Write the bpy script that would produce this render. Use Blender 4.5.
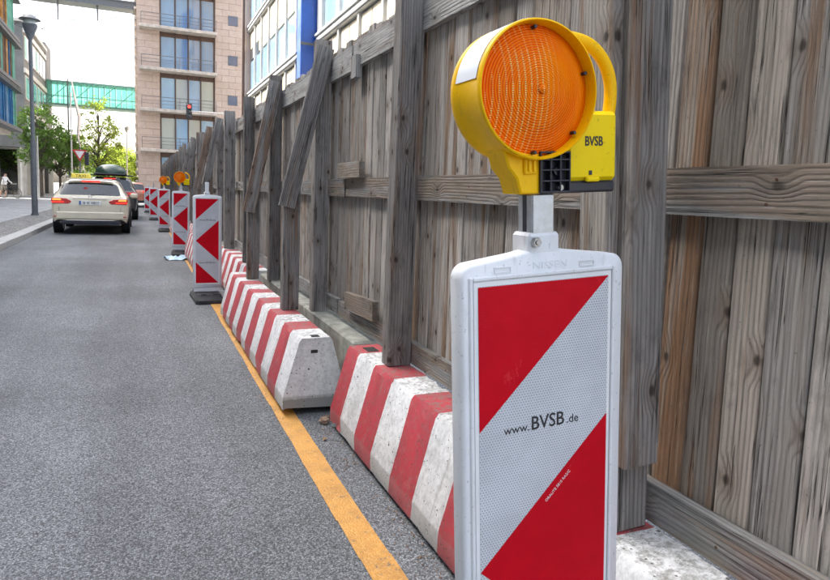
import bpy, bmesh, math, random
from mathutils import Vector, Matrix
random.seed(7)
R = math.radians
sc = bpy.context.scene
for o in list(bpy.data.objects): bpy.data.objects.remove(o)
C = sc.collection

# ------------------------------------------------------------------ camera
F_PX, CX, CY, CAM_H = 640.0, 415.0, 262.0, 1.34
def cam_axes(pitch=6.0, roll=2.0, vp=(141, 185)):
    d = Vector(((vp[0]-CX)/F_PX, (vp[1]-CY)/F_PX, 1.0)).normalized()
    up = Vector((math.sin(R(roll))*math.cos(R(pitch)), -math.cos(R(roll))*math.cos(R(pitch)), -math.sin(R(pitch))))
    up = (up - d*up.dot(d)).normalized()
    x = (-up).cross(d)
    if x.x < 0: x = -x
    return Matrix((x, d, up))          # world = M @ camera(right, down, forward)
M = cam_axes()
cd = bpy.data.cameras.new('camera'); cam = bpy.data.objects.new('camera', cd); C.objects.link(cam)
cx_, cy_, cz_ = M.col[0], -M.col[1], -M.col[2]
m4 = Matrix((cx_, cy_, cz_)).transposed().to_4x4(); m4.translation = (0, 0, CAM_H)
cam.matrix_world = m4
cd.sensor_fit = 'HORIZONTAL'; cd.sensor_width = 36; cd.lens = F_PX/830*36
cd.shift_y = -28/830; cd.clip_end = 2000; cd.clip_start = 0.05
sc.camera = cam

# ------------------------------------------------------------------ sky, sun, exposure
SUN_EL = 46.0; SX, SY = -0.76, 0.52                       # horizontal direction towards the sun
w = bpy.data.worlds.new('World'); sc.world = w; w.use_nodes = True
nt = w.node_tree; bg = nt.nodes['Background']
sky = nt.nodes.new('ShaderNodeTexSky'); sky.sky_type = 'NISHITA'; sky.sun_disc = False
sky.sun_elevation = R(SUN_EL); sky.sun_rotation = math.atan2(SX, SY)
sky.air_density = 1.0; sky.dust_density = 6.0; sky.ozone_density = 0.6; sky.altitude = 50
hz = nt.nodes.new('ShaderNodeHueSaturation'); hz.inputs['Saturation'].default_value = .56     # milky summer haze
nt.links.new(sky.outputs[0], hz.inputs['Color']); nt.links.new(hz.outputs[0], bg.inputs['Color']); bg.inputs['Strength'].default_value = 0.15
sd = bpy.data.lights.new('sun', 'SUN'); sd.energy = 2.2; sd.angle = R(0.55); sd.color = (1.0, 0.95, 0.86)
sun = bpy.data.objects.new('sun', sd); C.objects.link(sun)
hs = math.hypot(SX, SY)
to_sun = Vector((SX/hs*math.cos(R(SUN_EL)), SY/hs*math.cos(R(SUN_EL)), math.sin(R(SUN_EL))))
sun.rotation_euler = to_sun.to_track_quat('Z', 'Y').to_euler(); sun.location = (-20, 10, 40)
vs = sc.view_settings
vs.view_transform = 'Standard'; vs.look = 'None'; vs.gamma = 1.0; vs.use_curve_mapping = False
vs.exposure = 2.42

# ------------------------------------------------------------------ material helpers
class NT:
    def __init__(s, name):
        s.m = bpy.data.materials.new(name); s.m.use_nodes = True
        s.t = s.m.node_tree; s.b = s.t.nodes['Principled BSDF']
    def n(s, typ, *ins, **pr):
        nd = s.t.nodes.new('ShaderNode'+typ)
        kw = {k: v for k, v in pr.items() if k.startswith('i_')}
        for k, v in pr.items():
            if k not in kw: setattr(nd, k, v)
        for i, v in enumerate(ins):
            if v is not None: s.set(nd.inputs[i], v)
        for k, v in kw.items(): s.set(nd.inputs[k[2:].replace('_', ' ')], v)
        return nd
    def set(s, sock, v):
        if isinstance(v, bpy.types.NodeSocket): s.t.links.new(v, sock)
        elif isinstance(v, bpy.types.Node): s.t.links.new(v.outputs[0], sock)
        else: sock.default_value = v
    def math(s, op, a, b=None, c=None, clamp=False):
        nd = s.n('Math', a, b, c, operation=op); nd.use_clamp = clamp; return nd.outputs[0]
    def vmul(s, v, xyz): return s.n('VectorMath', v, xyz, operation='MULTIPLY').outputs[0]
    def vadd(s, v, u): return s.n('VectorMath', v, u, operation='ADD').outputs[0]
    def noise(s, v, scale=1, detail=3, rough=.55):
        return s.n('TexNoise', i_Vector=v, i_Scale=scale, i_Detail=detail, i_Roughness=rough).outputs['Fac']
    def map(s, v, a, b, c=0., d=1., smooth=True):
        nd = s.n('MapRange', v, a, b, c, d); nd.interpolation_type = 'SMOOTHSTEP' if smooth else 'LINEAR'; return nd.outputs[0]
    def mix(s, f, a, b, mode='MIX'):
        nd = s.t.nodes.new('ShaderNodeMix'); nd.data_type = 'RGBA'; nd.blend_type = mode
        s.set(nd.inputs[0], f)
        for k, v in ((6, a), (7, b)):
            if isinstance(v, tuple) and len(v) == 3: v = v+(1,)
            s.set(nd.inputs[k], v)
        return nd.outputs[2]
    def ramp(s, f, *stops):
        nd = s.n('ValToRGB', f); cr = nd.color_ramp
        while len(cr.elements) < len(stops): cr.elements.new(.5)
        for e, (p, c) in zip(cr.elements, stops): e.position = p; e.color = c+(1,)
        return nd.outputs[0]
    def bump(s, h, dist=.002, strength=1.0):
        s.t.links.new(s.n('Bump', i_Strength=strength, i_Distance=dist, i_Height=h).outputs[0], s.b.inputs['Normal'])
    def out(s, color=None, rough=None, **kw):
        if color is not None: s.set(s.b.inputs['Base Color'], color+(1,) if isinstance(color, tuple) else color)
        if rough is not None: s.set(s.b.inputs['Roughness'], rough)
        for k, v in kw.items(): s.set(s.b.inputs[k.replace('_', ' ')], v)
        return s.m
    def obj(s): return s.n('TexCoord').outputs['Object']
    def rnd(s): return s.n('ObjectInfo').outputs['Random']

def plain(name, col, rough=.5, var=.12, scale=6, bump=0, metal=0., **kw):
    t = NT(name); p = t.obj()
    n = t.noise(p, scale, 5, .6); f = t.map(n, .3, .7, 1-var, 1+var)
    c = t.mix(1.0, col, t.n('CombineColor', f, f, f).outputs[0], 'MULTIPLY')
    if bump: t.bump(t.noise(p, scale*8, 4), bump)
    r2 = t.map(n, .3, .7, max(rough-.08, .02), min(rough+.1, 1))
    return t.out(c, r2, Metallic=metal, **kw)

def wood(name, grey_a, grey_b, brown, brown_amt, dark=1.0, green=0.0):
    t = NT(name); tc = t.obj(); r = t.rnd()
    off = t.n('CombineXYZ', t.math('MULTIPLY', r, 13.7), t.math('MULTIPLY', r, 29.3), t.math('MULTIPLY', r, 51.1)).outputs[0]
    p = t.vadd(tc, off)
    sep = t.n('SeparateXYZ', p); u = t.math('ADD', sep.outputs[0], sep.outputs[1]); z = sep.outputs[2]
    low = t.noise(t.vmul(p, (7, 7, .9)), 1, 3, .5)
    kv = t.n('CombineXYZ', t.math('MULTIPLY', u, 5.2), t.math('MULTIPLY', z, 3.3), 0.)
    kd = t.n('TexVoronoi', i_Vector=kv, i_Scale=1.0, voronoi_dimensions='2D').outputs['Distance']
    wob = t.math('MULTIPLY', t.math('SUBTRACT', t.noise(t.vmul(p, (40, 40, 30)), 1, 2), .5), .06)
    kd = t.math('ADD', kd, wob)
    knot = t.map(kd, .02, .07, 1., 0.); halo = t.map(kd, .04, .26, 1., 0.)
    ph = t.math('ADD', t.math('MULTIPLY', u, 430.), t.math('ADD', t.math('MULTIPLY', low, 17.), t.math('MULTIPLY', halo, 9.)))
    g = t.math('ADD', t.math('MULTIPLY', t.math('SINE', ph), .5), .5); g = t.math('POWER', g, 2.2)
    fib = t.noise(t.vmul(p, (240, 240, 7)), 1, 5, .75)
    fib2 = t.noise(t.vmul(p, (70, 70, 2.0)), 1, 5, .6)
    pat = t.noise(t.vmul(p, (9, 9, 1.7)), 1, 4, .6)
    base = t.ramp(t.math('ADD', t.math('MULTIPLY', fib2, .6), t.math('MULTIPLY', pat, .4)), (.30, grey_a), (.5, tuple((a+b)/2 for a, b in zip(grey_a, grey_b))), (.72, grey_b))
    tone = t.map(r, 0., 1., .66, 1.26, False)
    base = t.mix(1., base, t.n('CombineColor', tone, tone, tone).outputs[0], 'MULTIPLY')
    r2 = t.math('FRACT', t.math('MULTIPLY', r, 7.31))
    bm = t.map(t.math('ADD', t.noise(t.vmul(p, (16, 16, 1.1)), 1, 4, .6), t.math('MULTIPLY', t.math('SUBTRACT', r2, .5), brown_amt)), .5, .68)
    base = t.mix(t.math('MULTIPLY', bm, .85), base, brown)
    base = t.mix(t.math('MULTIPLY', t.math('MULTIPLY', g, t.map(pat, .35, .6, .25, 1.)), .44), base, tuple(c*.3 for c in grey_a))
    base = t.mix(t.map(fib, .55, .72, 0., .36), base, tuple(c*.25 for c in grey_a))
    base = t.mix(t.map(fib, .46, .30, 0., .35), base, tuple(min(c*1.5, .8) for c in grey_b))
    crk = t.math('ABSOLUTE', t.math('SUBTRACT', t.noise(t.vmul(p, (75, 75, 1.3)), 1, 3, .55), .5))
    crm = t.math('MULTIPLY', t.map(crk, .006, .020, 1., 0.), t.map(t.noise(t.vmul(p, (20, 20, 2.5)), 1, 2), .47, .60))
    base = t.mix(t.math('MULTIPLY', crm, .92), base, (.02, .017, .014))
    base = t.mix(t.math('MULTIPLY', halo, .35), base, tuple(c*.5 for c in brown))
    base = t.mix(t.math('MULTIPLY', knot, .85), base, (.035, .026, .02))
    spk = t.map(t.noise(t.vmul(p, (120, 120, 70)), 1, 3, .6), .66, .74); base = t.mix(t.math('MULTIPLY', spk, .6), base, tuple(c*.3 for c in grey_a))
    smd = t.map(t.noise(t.vmul(p, (11, 11, 5)), 1, 5, .7), .5, .75); base = t.mix(t.math('MULTIPLY', smd, .55), base, tuple(c*.45 for c in grey_a))
    if green: base = t.mix(t.math('MULTIPLY', t.map(t.noise(p, 5, 5), .42, .65), green), base, (.13, .15, .10))
    if dark != 1.0: base = t.mix(1., base, (dark, dark, dark), 'MULTIPLY')
    h = t.math('SUBTRACT', t.math('ADD', t.math('MULTIPLY', fib, .5), t.math('MULTIPLY', g, -.35)), t.math('MULTIPLY', crm, 1.2))
    t.bump(h, .004, 1.0)
    return t.out(base, .82, Specular_IOR_Level=.25)

MAT = {}
MAT['board'] = wood('weathered_board', (.25, .232, .212), (.62, .585, .54), (.27, .165, .095), .16)
MAT['board_brown'] = wood('browned_board', (.23, .20, .17), (.59, .53, .46), (.30, .155, .07), .50)
MAT['rail'] = wood('weathered_rail', (.20, .20, .198), (.50, .497, .485), (.26, .20, .15), -.3, 1., .2)
MAT['post'] = wood('dark_post', (.135, .127, .119), (.40, .378, .355), (.24, .145, .09), .26)
MAT['post_side'] = wood('light_plank', (.24, .22, .20), (.44, .41, .37), (.26, .16, .09), .1)

def asphalt():
    t = NT('asphalt'); p = t.obj()
    v = t.n('TexVoronoi', i_Vector=p, i_Scale=150.); sepc = t.n('SeparateColor', v.outputs['Color'])
    v2 = t.n('TexVoronoi', i_Vector=p, i_Scale=340.); sep2 = t.n('SeparateColor', v2.outputs['Color'])
    f = t.math('ADD', t.math('MULTIPLY', sepc.outputs[0], .6), t.math('MULTIPLY', sep2.outputs[0], .4))
    stone = t.ramp(f, (.08, (.05, .054, .058)), (.40, (.165, .176, .186)), (.72, (.265, .280, .292)), (.96, (.45, .465, .47)))
    mort = t.map(v.outputs['Distance'], .35, .75)
    c = t.mix(t.math('MULTIPLY', mort, .6), stone, (.028, .028, .03))
    big = t.noise(p, .5, 5, .6); m = t.map(big, .3, .7, .78, 1.16)
    sp = t.n('SeparateXYZ', p)
    track = t.noise(t.vmul(p, (1.6, .12, 1)), 1, 3); m2 = t.map(track, .35, .65, .86, 1.12)
    c = t.mix(1., c, t.n('CombineColor', m, m, m).outputs[0], 'MULTIPLY'); c = t.mix(1., c, t.n('CombineColor', m2, m2, m2).outputs[0], 'MULTIPLY')
    stain = t.map(t.noise(p, 1.7, 4, .7), .62, .78); c = t.mix(t.math('MULTIPLY', stain, .42), c, (.045, .045, .046))
    h = t.math('ADD', t.math('MULTIPLY', v.outputs['Distance'], -1.), t.math('MULTIPLY', sepc.outputs[1], .5))
    t.bump(h, .004, .9)
    return t.out(c, .78, Specular_IOR_Level=.35)
MAT['asphalt'] = asphalt()

def cobble(name, scale, a, b, joint):
    t = NT(name); p = t.obj()
    v = t.n('TexVoronoi', i_Vector=p, i_Scale=scale, i_Randomness=.6); s = t.n('SeparateColor', v.outputs['Color'])
    e = t.n('TexVoronoi', i_Vector=p, i_Scale=scale, i_Randomness=.6, feature='DISTANCE_TO_EDGE').outputs['Distance']
    c = t.mix(s.outputs[0], a, b); c = t.mix(t.map(e, .02, .1, 1., 0.), c, joint)
    t.bump(t.map(e, 0., .15), .012)
    return t.out(c, .8)
MAT['cobble'] = cobble('cobble', 9., (.16, .155, .15), (.34, .33, .31), (.07, .065, .055))

def slabs():
    t = NT('paving_slabs'); p = t.obj()
    br = t.n('TexBrick', i_Vector=p, i_Scale=1.0, i_Mortar_Size=.008, i_Brick_Width=.9, i_Row_Height=.6)
    br.inputs['Color1'].default_value = (.30, .30, .30, 1); br.inputs['Color2'].default_value = (.40, .395, .39, 1); br.inputs['Mortar'].default_value = (.13, .13, .12, 1)
    n = t.map(t.noise(p, 2.2, 5, .65), .3, .7, .82, 1.12)
    c = t.mix(1., br.outputs[0], t.n('CombineColor', n, n, n).outputs[0], 'MULTIPLY')
    t.bump(t.noise(p, 70, 3), .001)
    return t.out(c, .75)
MAT['slabs'] = slabs()
MAT['ground'] = plain('ground_soil', (.36, .34, .30), .9, .25, 1.5, .01)
MAT['kerb'] = plain('granite_kerb', (.40, .395, .385), .7, .3, 30, .001)

def paint_line():
    t = NT('yellow_road_paint'); p = t.obj()
    n = t.noise(p, 45, 5, .7); wv = t.noise(p, 7, 4, .65)
    v = t.n('TexVoronoi', i_Vector=p, i_Scale=125.); sc_ = t.n('SeparateColor', v.outputs['Color'])
    c = t.mix(t.map(wv, .35, .7), (.60, .30, .06), (.47, .235, .05))
    c = t.mix(t.map(sc_.outputs[0], .55, 1., 0., .45), c, (.68, .42, .15))
    worn = t.math('MULTIPLY', t.map(n, .56, .66), t.map(wv, .42, .58)); c = t.mix(t.math('MULTIPLY', worn, .8), c, (.12, .11, .10))
    t.bump(t.math('ADD', t.math('MULTIPLY', v.outputs['Distance'], -1.), n), .003, .8)
    return t.out(c, .65)
MAT['line'] = paint_line()

def barrier_mat():
    t = NT('striped_concrete'); p = t.obj(); r = t.rnd()
    sp = t.n('SeparateXYZ', p)
    jit = t.math('MULTIPLY', t.math('SUBTRACT', t.noise(p, 30, 3), .5), .012)
    k = t.math('FLOOR', t.math('DIVIDE', t.math('ADD', sp.outputs[1], jit), .25))
    odd = t.math('MODULO', t.math('ABSOLUTE', k), 2.)
    nrm = t.n('SeparateXYZ', t.n('TexCoord').outputs['Normal'])
    end = t.math('GREATER_THAN', t.math('ABSOLUTE', nrm.outputs[1]), .6)
    red_on = t.math('MULTIPLY', t.math('GREATER_THAN', odd, .5), t.math('SUBTRACT', 1., end))
    big = t.noise(p, 5, 5, .65)
    white = t.mix(t.map(big, .35, .7), (.80, .81, .81), (.62, .63, .63))
    red = t.mix(t.map(big, .35, .7), (.50, .035, .055), (.38, .035, .05))
    chalk = t.map(t.noise(p, 18, 6, .7), .50, .72)
    red = t.mix(t.math('MULTIPLY', chalk, .35), red, (.50, .20, .20))
    c = t.mix(red_on, white, red)
    top = t.math('GREATER_THAN', nrm.outputs[2], .7)
    grime = t.math('MULTIPLY', t.map(t.noise(p, 40, 6, .78), .40, .66), t.math('ADD', .38, t.math('MULTIPLY', top, .75)))
    c = t.mix(t.math('MULTIPLY', grime, .75), c, (.17, .17, .145))
    drip = t.math('MULTIPLY', t.map(t.noise(t.vmul(p, (6, 34, 3.5)), 1, 5, .7), .52, .70), t.map(t.noise(p, 3.1, 3), .40, .62)); c = t.mix(t.math('MULTIPLY', drip, .5), c, (.20, .19, .165))
    low = t.math('MULTIPLY', t.map(t.math('ADD', sp.outputs[2], t.math('MULTIPLY', jit, 2.)), .108, .124, 1., 0.), t.math('SUBTRACT', 1., t.math('MULTIPLY', red_on, .7)))
    c = t.mix(t.math('MULTIPLY', low, .6), c, (.30, .29, .27))
    c = t.mix(t.math('MULTIPLY', end, t.map(t.math('ADD', sp.outputs[2], t.math('MULTIPLY', jit, 2.)), .095, .105, .85, 0.)), c, (.24, .235, .22))
    # bug holes and chips
    v = t.n('TexVoronoi', i_Vector=p, i_Scale=62.); rs = t.n('SeparateColor', v.outputs['Color'])
    rad = t.map(rs.outputs[0], .3, 1., 0., .24, False)
    hole = t.math('MULTIPLY', t.math('LESS_THAN', v.outputs['Distance'], rad), t.math('GREATER_THAN', rs.outputs[0], .5))
    vb = t.n('TexVoronoi', i_Vector=p, i_Scale=24.); rb2 = t.n('SeparateColor', vb.outputs['Color'])
    hole = t.math('MAXIMUM', hole, t.math('LESS_THAN', vb.outputs['Distance'], t.map(rb2.outputs[0], .6, 1., 0., .17, False)))
    chips = t.map(t.noise(p, 55, 6, .75), .63, .66)
    v2 = t.math('MULTIPLY', chips, .85)
    c = t.mix(v2, c, (.22, .21, .19)); c = t.mix(t.math('MULTIPLY', hole, .88), c, (.05, .045, .04))
    h = t.math('SUBTRACT', t.math('MULTIPLY', t.noise(p, 90, 4), .25), t.math('ADD', hole, t.math('MULTIPLY', chips, .3)))
    t.bump(h, .003, .7)
    return t.out(c, .7)
MAT['barrier'] = barrier_mat()
MAT['concrete'] = plain('mossy_concrete', (.27, .275, .24), .85, .35, 9, .004)
MAT['dark_hole'] = plain('dark_pocket', (.03, .03, .028), .9)  # shade inside the lifting holes, given as near-black colour on solid boxes

def film(name, col, cell_col, strength, spec=.25):
    t = NT(name); p = t.n('SeparateXYZ', t.obj())
    s = 190.
    q = t.n('CombineXYZ', t.math('ADD', t.math('MULTIPLY', p.outputs[0], s), 500.), t.math('ADD', t.math('MULTIPLY', p.outputs[2], s), 500.), 0.).outputs[0]
    rv = (1., 1.7320508, 1.); hv = (.5, .8660254, .5)
    a = t.n('VectorMath', t.n('VectorMath', q, rv, operation='MODULO').outputs[0], hv, operation='SUBTRACT').outputs[0]
    b = t.n('VectorMath', t.n('VectorMath', t.n('VectorMath', q, hv, operation='SUBTRACT').outputs[0], rv, operation='MODULO').outputs[0], hv, operation='SUBTRACT').outputs[0]
    def hexd(v):
        ab = t.n('VectorMath', v, operation='ABSOLUTE').outputs[0]; sp = t.n('SeparateXYZ', ab)
        return t.math('MAXIMUM', sp.outputs[0], t.math('ADD', t.math('MULTIPLY', sp.outputs[0], .5), t.math('MULTIPLY', sp.outputs[1], .8660254)))
    d = t.math('MINIMUM', hexd(a), hexd(b))
    e = t.map(d, .34, .47)
    o = t.obj(); n = t.map(t.noise(o, 9, 6, .7), .3, .75, .9, 1.08)
    c = t.mix(t.math('MULTIPLY', e, strength), col, cell_col)
    c = t.mix(1., c, t.n('CombineColor', n, n, n).outputs[0], 'MULTIPLY')
    scr = t.math('MULTIPLY', t.map(t.noise(t.vmul(o, (26, 26, 11)), 1, 7, .82), .62, .66), .4)
    c = t.mix(scr, c, tuple(min(1, x*1.3+.06) for x in col))
    return t.out(c, .42, Specular_IOR_Level=spec)
MAT['film_white'] = film('white_reflective_film', (.42, .45, .49), (.84, .86, .88), .9)
MAT['film_red'] = film('red_reflective_film', (.56, .002, .012), (.66, .006, .02), .5, .10)
def scuffed(name, col, rough, dirt, amt, spec=.4):
    t = NT(name); o = t.obj()
    n1 = t.map(t.noise(o, 7, 6, .7), .42, .72); n2 = t.map(t.noise(t.vmul(o, (60, 60, 9)), 1, 5, .75), .56, .70); n3 = t.map(t.noise(o, 130, 3, .6), .64, .70)
    c = t.mix(t.math('MULTIPLY', n1, amt*.5), col, dirt); c = t.mix(t.math('MULTIPLY', n2, amt), c, dirt); c = t.mix(t.math('MULTIPLY', n3, amt*1.2), c, tuple(x*.6 for x in dirt))
    t.bump(t.noise(o, 60, 3), .0004)
    return t.out(c, t.map(n1, 0, 1, rough, rough+.2), Specular_IOR_Level=spec)
MAT['white_plastic'] = scuffed('white_plastic', (.78, .80, .82), .42, (.42, .42, .40), .35)
MAT['white_border'] = plain('white_border', (.80, .81, .82), .4, .05)
MAT['rubber'] = plain('black_rubber', (.035, .035, .037), .75, .3, 20, .002)
MAT['steel'] = plain('galvanised_steel', (.52, .54, .56), .42, .18, 40, 0, .75)
MAT['bolt'] = plain('bolt_steel', (.35, .35, .35), .35, .2, 80, 0, .9)
MAT['ink'] = plain('black_ink', (.02, .02, .022), .5)
MAT['white_ink'] = plain('white_ink', (.8, .76, .76), .5)
MAT['yellow'] = scuffed('yellow_plastic', (.97, .55, .0), .38, (.45, .27, .04), .32, .18)
MAT['yellow2'] = scuffed('yellow_battery_box', (.93, .68, .0), .38, (.45, .33, .04), .28, .18)
MAT['black_plastic'] = plain('black_plastic', (.018, .02, .032), .38, .2, 30)
def lens_mat():
    t = NT('amber_lens'); o = t.obj(); sp = t.n('SeparateXYZ', o)
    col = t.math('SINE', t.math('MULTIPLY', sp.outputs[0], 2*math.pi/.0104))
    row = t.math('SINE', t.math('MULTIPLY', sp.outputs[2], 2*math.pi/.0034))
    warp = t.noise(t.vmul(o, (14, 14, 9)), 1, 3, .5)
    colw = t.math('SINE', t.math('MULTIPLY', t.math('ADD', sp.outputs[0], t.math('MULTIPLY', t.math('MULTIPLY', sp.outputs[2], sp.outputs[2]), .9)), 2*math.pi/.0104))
    glint_dots = t.math('MULTIPLY', t.map(colw, .5, .9), t.map(row, -.3, .4))
    glint_dots = t.math('MULTIPLY', glint_dots, t.math('MULTIPLY', t.map(warp, .34, .5), t.map(sp.outputs[0], .05, -.01)))
    rr = t.n('VectorMath', t.vmul(o, (1, 0, 1)), operation='LENGTH').outputs['Value']
    ring = t.math('SINE', t.math('MULTIPLY', rr, 2*math.pi/.0042))
    c = t.mix(t.map(ring, -.6, .9), (.93, .095, .0), (1., .225, .0))
    c = t.mix(t.map(warp, .35, .7, 0., .5), c, (1., .28, .0))
    c = t.mix(t.math('MULTIPLY', glint_dots, .95), c, (1., .74, .28))  # reflector glints on the prism rows, painted into the base colour
    t.bump(t.math('ADD', t.math('MULTIPLY', ring, .5), glint_dots), .0012, .7)
    m = t.out(c, .3, Specular_IOR_Level=.08)
    # light that has been through the coloured plastic
    tr = t.n('BsdfTranslucent', (1., .33, .01, 1)); mx = t.n('MixShader', .06, t.b.outputs[0], tr.outputs[0])
    t.t.links.new(mx.outputs[0], t.t.nodes['Material Output'].inputs['Surface'])
    return m
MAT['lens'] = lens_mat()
def sticker():
    t = NT('beacon_sticker'); o = t.obj()
    n = t.noise(t.vmul(o, (90, 60, 30)), 1, 4, .7); m = t.map(t.noise(o, 22, 2), .45, .6)
    c = t.mix(t.math('MULTIPLY', t.map(n, .55, .62), m), (.80, .84, .88), (.20, .33, .50))
    return t.out(c, .35)
MAT['sticker'] = sticker()
def carpaint(name, col, flake=.0):
    t = NT(name); n = t.noise(t.obj(), 3, 3); c = t.mix(t.map(n, .3, .7), col, tuple(x*.9 for x in col))
    return t.out(c, .32, Coat_Weight=.8, Coat_Roughness=.05, Metallic=flake)
MAT['taxi'] = carpaint('taxi_cream', (.72, .65, .50))
MAT['darkcar'] = carpaint('dark_paint', (.018, .02, .024))
MAT['orangecar'] = carpaint('coral_paint', (.62, .22, .12), .1)
MAT['carglass'] = plain('car_glass', (.02, .026, .03), .06, .1, 4, 0, 0, Specular_IOR_Level=.8)
MAT['tyre'] = plain('tyre', (.02, .02, .02), .85)
MAT['rim'] = plain('alloy', (.35, .35, .36), .35, .1, 20, 0, .8)
MAT['tail'] = plain('tail_light', (.55, .012, .01), .15, .2, 60, 0, 0, Coat_Weight=1.)
def lit(name, col, e):
    t = NT(name); n = t.map(t.noise(t.obj(), 40, 2), .3, .7, .8, 1.1); cc = t.mix(1., col, t.n('CombineColor', n, n, n).outputs[0], 'MULTIPLY')
    return t.out(cc, .3, Emission_Color=cc, Emission_Strength=e)
MAT['brake'] = lit('lit_tail_light', (.80, .03, .015), .35)
MAT['indicator'] = lit('lit_amber_strip', (.9, .30, .05), .3)
MAT['signal_red'] = lit('lit_red_signal', (1., .03, .02), 1.5)
MAT['taxi_sign'] = plain('taxi_sign_yellow', (.85, .68, .10), .35)
MAT['plate'] = plain('number_plate', (.78, .78, .76), .4)
MAT['blue'] = plain('blue_paint', (.014, .075, .34), .35, .15, 2)
MAT['green_box'] = plain('green_roof_box', (.022, .055, .034), .3)
MAT['chrome'] = plain('chrome', (.6, .6, .6), .15, .05, 5, 0, 1.)
MAT['grey_metal'] = plain('grey_painted_metal', (.11, .12, .13), .45, .15, 8)
MAT['light_metal'] = plain('light_metal', (.5, .5, .5), .4, .1, 8, 0, .4)
MAT['sign_white'] = plain('sign_white', (.78, .76, .76), .4)
MAT['sign_red'] = plain('sign_red', (.5, .03, .04), .4)
MAT['stone'] = None
def stone():
    t = NT('sandstone_cladding'); o = t.obj(); r = t.rnd()
    off = t.n('CombineXYZ', t.math('MULTIPLY', r, 40.), t.math('MULTIPLY', r, 17.), 0.).outputs[0]
    n = t.noise(t.vadd(o, off), 3, 6, .7)
    c = t.mix(t.map(n, .3, .7), (.46, .37, .32), (.55, .455, .40))
    c = t.mix(t.map(r, 0, 1, 0., .55, False), c, (.43, .33, .28))
    t.bump(t.noise(o, 30, 4), .002)
    return t.out(c, .85)
MAT['stone'] = stone()
MAT['stone_core'] = plain('stone_joint', (.22, .17, .145), .9)
MAT['slab_edge'] = plain('pale_concrete', (.46, .42, .38), .75, .2, 3)
MAT['bronze'] = plain('bronze_frame', (.10, .06, .045), .45, .15, 5)
def window(name, col, rough=.05):
    t = NT(name); r = t.rnd(); o = t.obj()
    n = t.noise(t.vmul(o, (1, 1, .4)), .7, 3)
    c = t.mix(t.map(n, .35, .65), col, tuple(x*.85 for x in col))
    return t.out(c, rough, Specular_IOR_Level=.9, Coat_Weight=.5, Coat_Roughness=.03)
MAT['glass_blue'] = window('blue_reflecting_glass', (.15, .25, .38))
MAT['glass_navy'] = window('navy_glass', (.02, .06, .15))
MAT['glass_lit'] = window('pale_glass_with_blinds', (.38, .42, .38), .12)
MAT['glass_sky'] = window('sky_blue_glass', (.24, .40, .56), .1)
MAT['glass_dark'] = window('dark_glass', (.05, .07, .085))
MAT['glass_green'] = None
def greenglass():
    t = NT('green_bridge_glass'); o = t.obj(); n = t.noise(t.vmul(o, (2, 2, 1)), 1, 3)
    c = t.mix(t.map(n, .35, .65), (.24, .60, .49), (.42, .74, .65))
    t.out(c, .12); tr = t.n('BsdfTransparent', (.72, .97, .91, 1)); mx = t.n('MixShader', .78, t.b.outputs[0], tr.outputs[0])
    t.t.links.new(mx.outputs[0], t.t.nodes['Material Output'].inputs['Surface']); return t.m
MAT['glass_green'] = greenglass()
MAT['teal_frame'] = plain('teal_frame', (.14, .30, .26), .5)
MAT['white_facade'] = plain('white_facade_frame', (.55, .55, .53), .5, .1, 1.5)
MAT['cream_panel'] = plain('cream_blind', (.45, .40, .30), .7, .12, 2)
MAT['beige_wall'] = plain('beige_render', (.42, .37, .31), .85, .2, 1.2)
MAT['grey_wall'] = plain('grey_panel_wall', (.16, .17, .175), .7, .2, 1)
MAT['dark_wall'] = plain('dark_grey_cladding', (.12, .125, .13), .6, .2, 1)
MAT['p_orange'] = plain('orange_glass_panel', (.55, .27, .07), .25, .25, 1.2)
MAT['p_blue'] = plain('blue_glass_panel', (.02, .16, .38), .2, .25, 1.2)
MAT['p_green'] = plain('green_glass_panel', (.16, .45, .33), .2, .25, 1.2)
MAT['p_brown'] = plain('brown_glass_panel', (.20, .11, .06), .3, .25, 1.2)
MAT['bark'] = plain('bark', (.09, .075, .06), .9, .35, 14, .01)
def leaf(name, a, b, tcol):
    t = NT(name); r = t.n('TexWhiteNoise', i_Vector=t.n('NewGeometry').outputs['Position'])
    n = t.noise(t.obj(), 2.2, 3); c = t.mix(t.map(n, .35, .65), a, b)
    t.out(c, .55); tr = t.n('BsdfTranslucent', tcol+(1,)); mx = t.n('MixShader', .45, t.b.outputs[0], tr.outputs[0])
    t.t.links.new(mx.outputs[0], t.t.nodes['Material Output'].inputs['Surface']); return t.m
MAT['leaf_green'] = leaf('green_leaves', (.045, .095, .025), (.09, .15, .035), (.16, .30, .04))
MAT['leaf_yellow'] = leaf('yellow_green_leaves', (.12, .16, .03), (.22, .25, .04), (.45, .58, .07))
MAT['person'] = None
MAT['bag'] = plain('pale_blue_plastic', (.42, .58, .68), .35, .2, 20)

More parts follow.
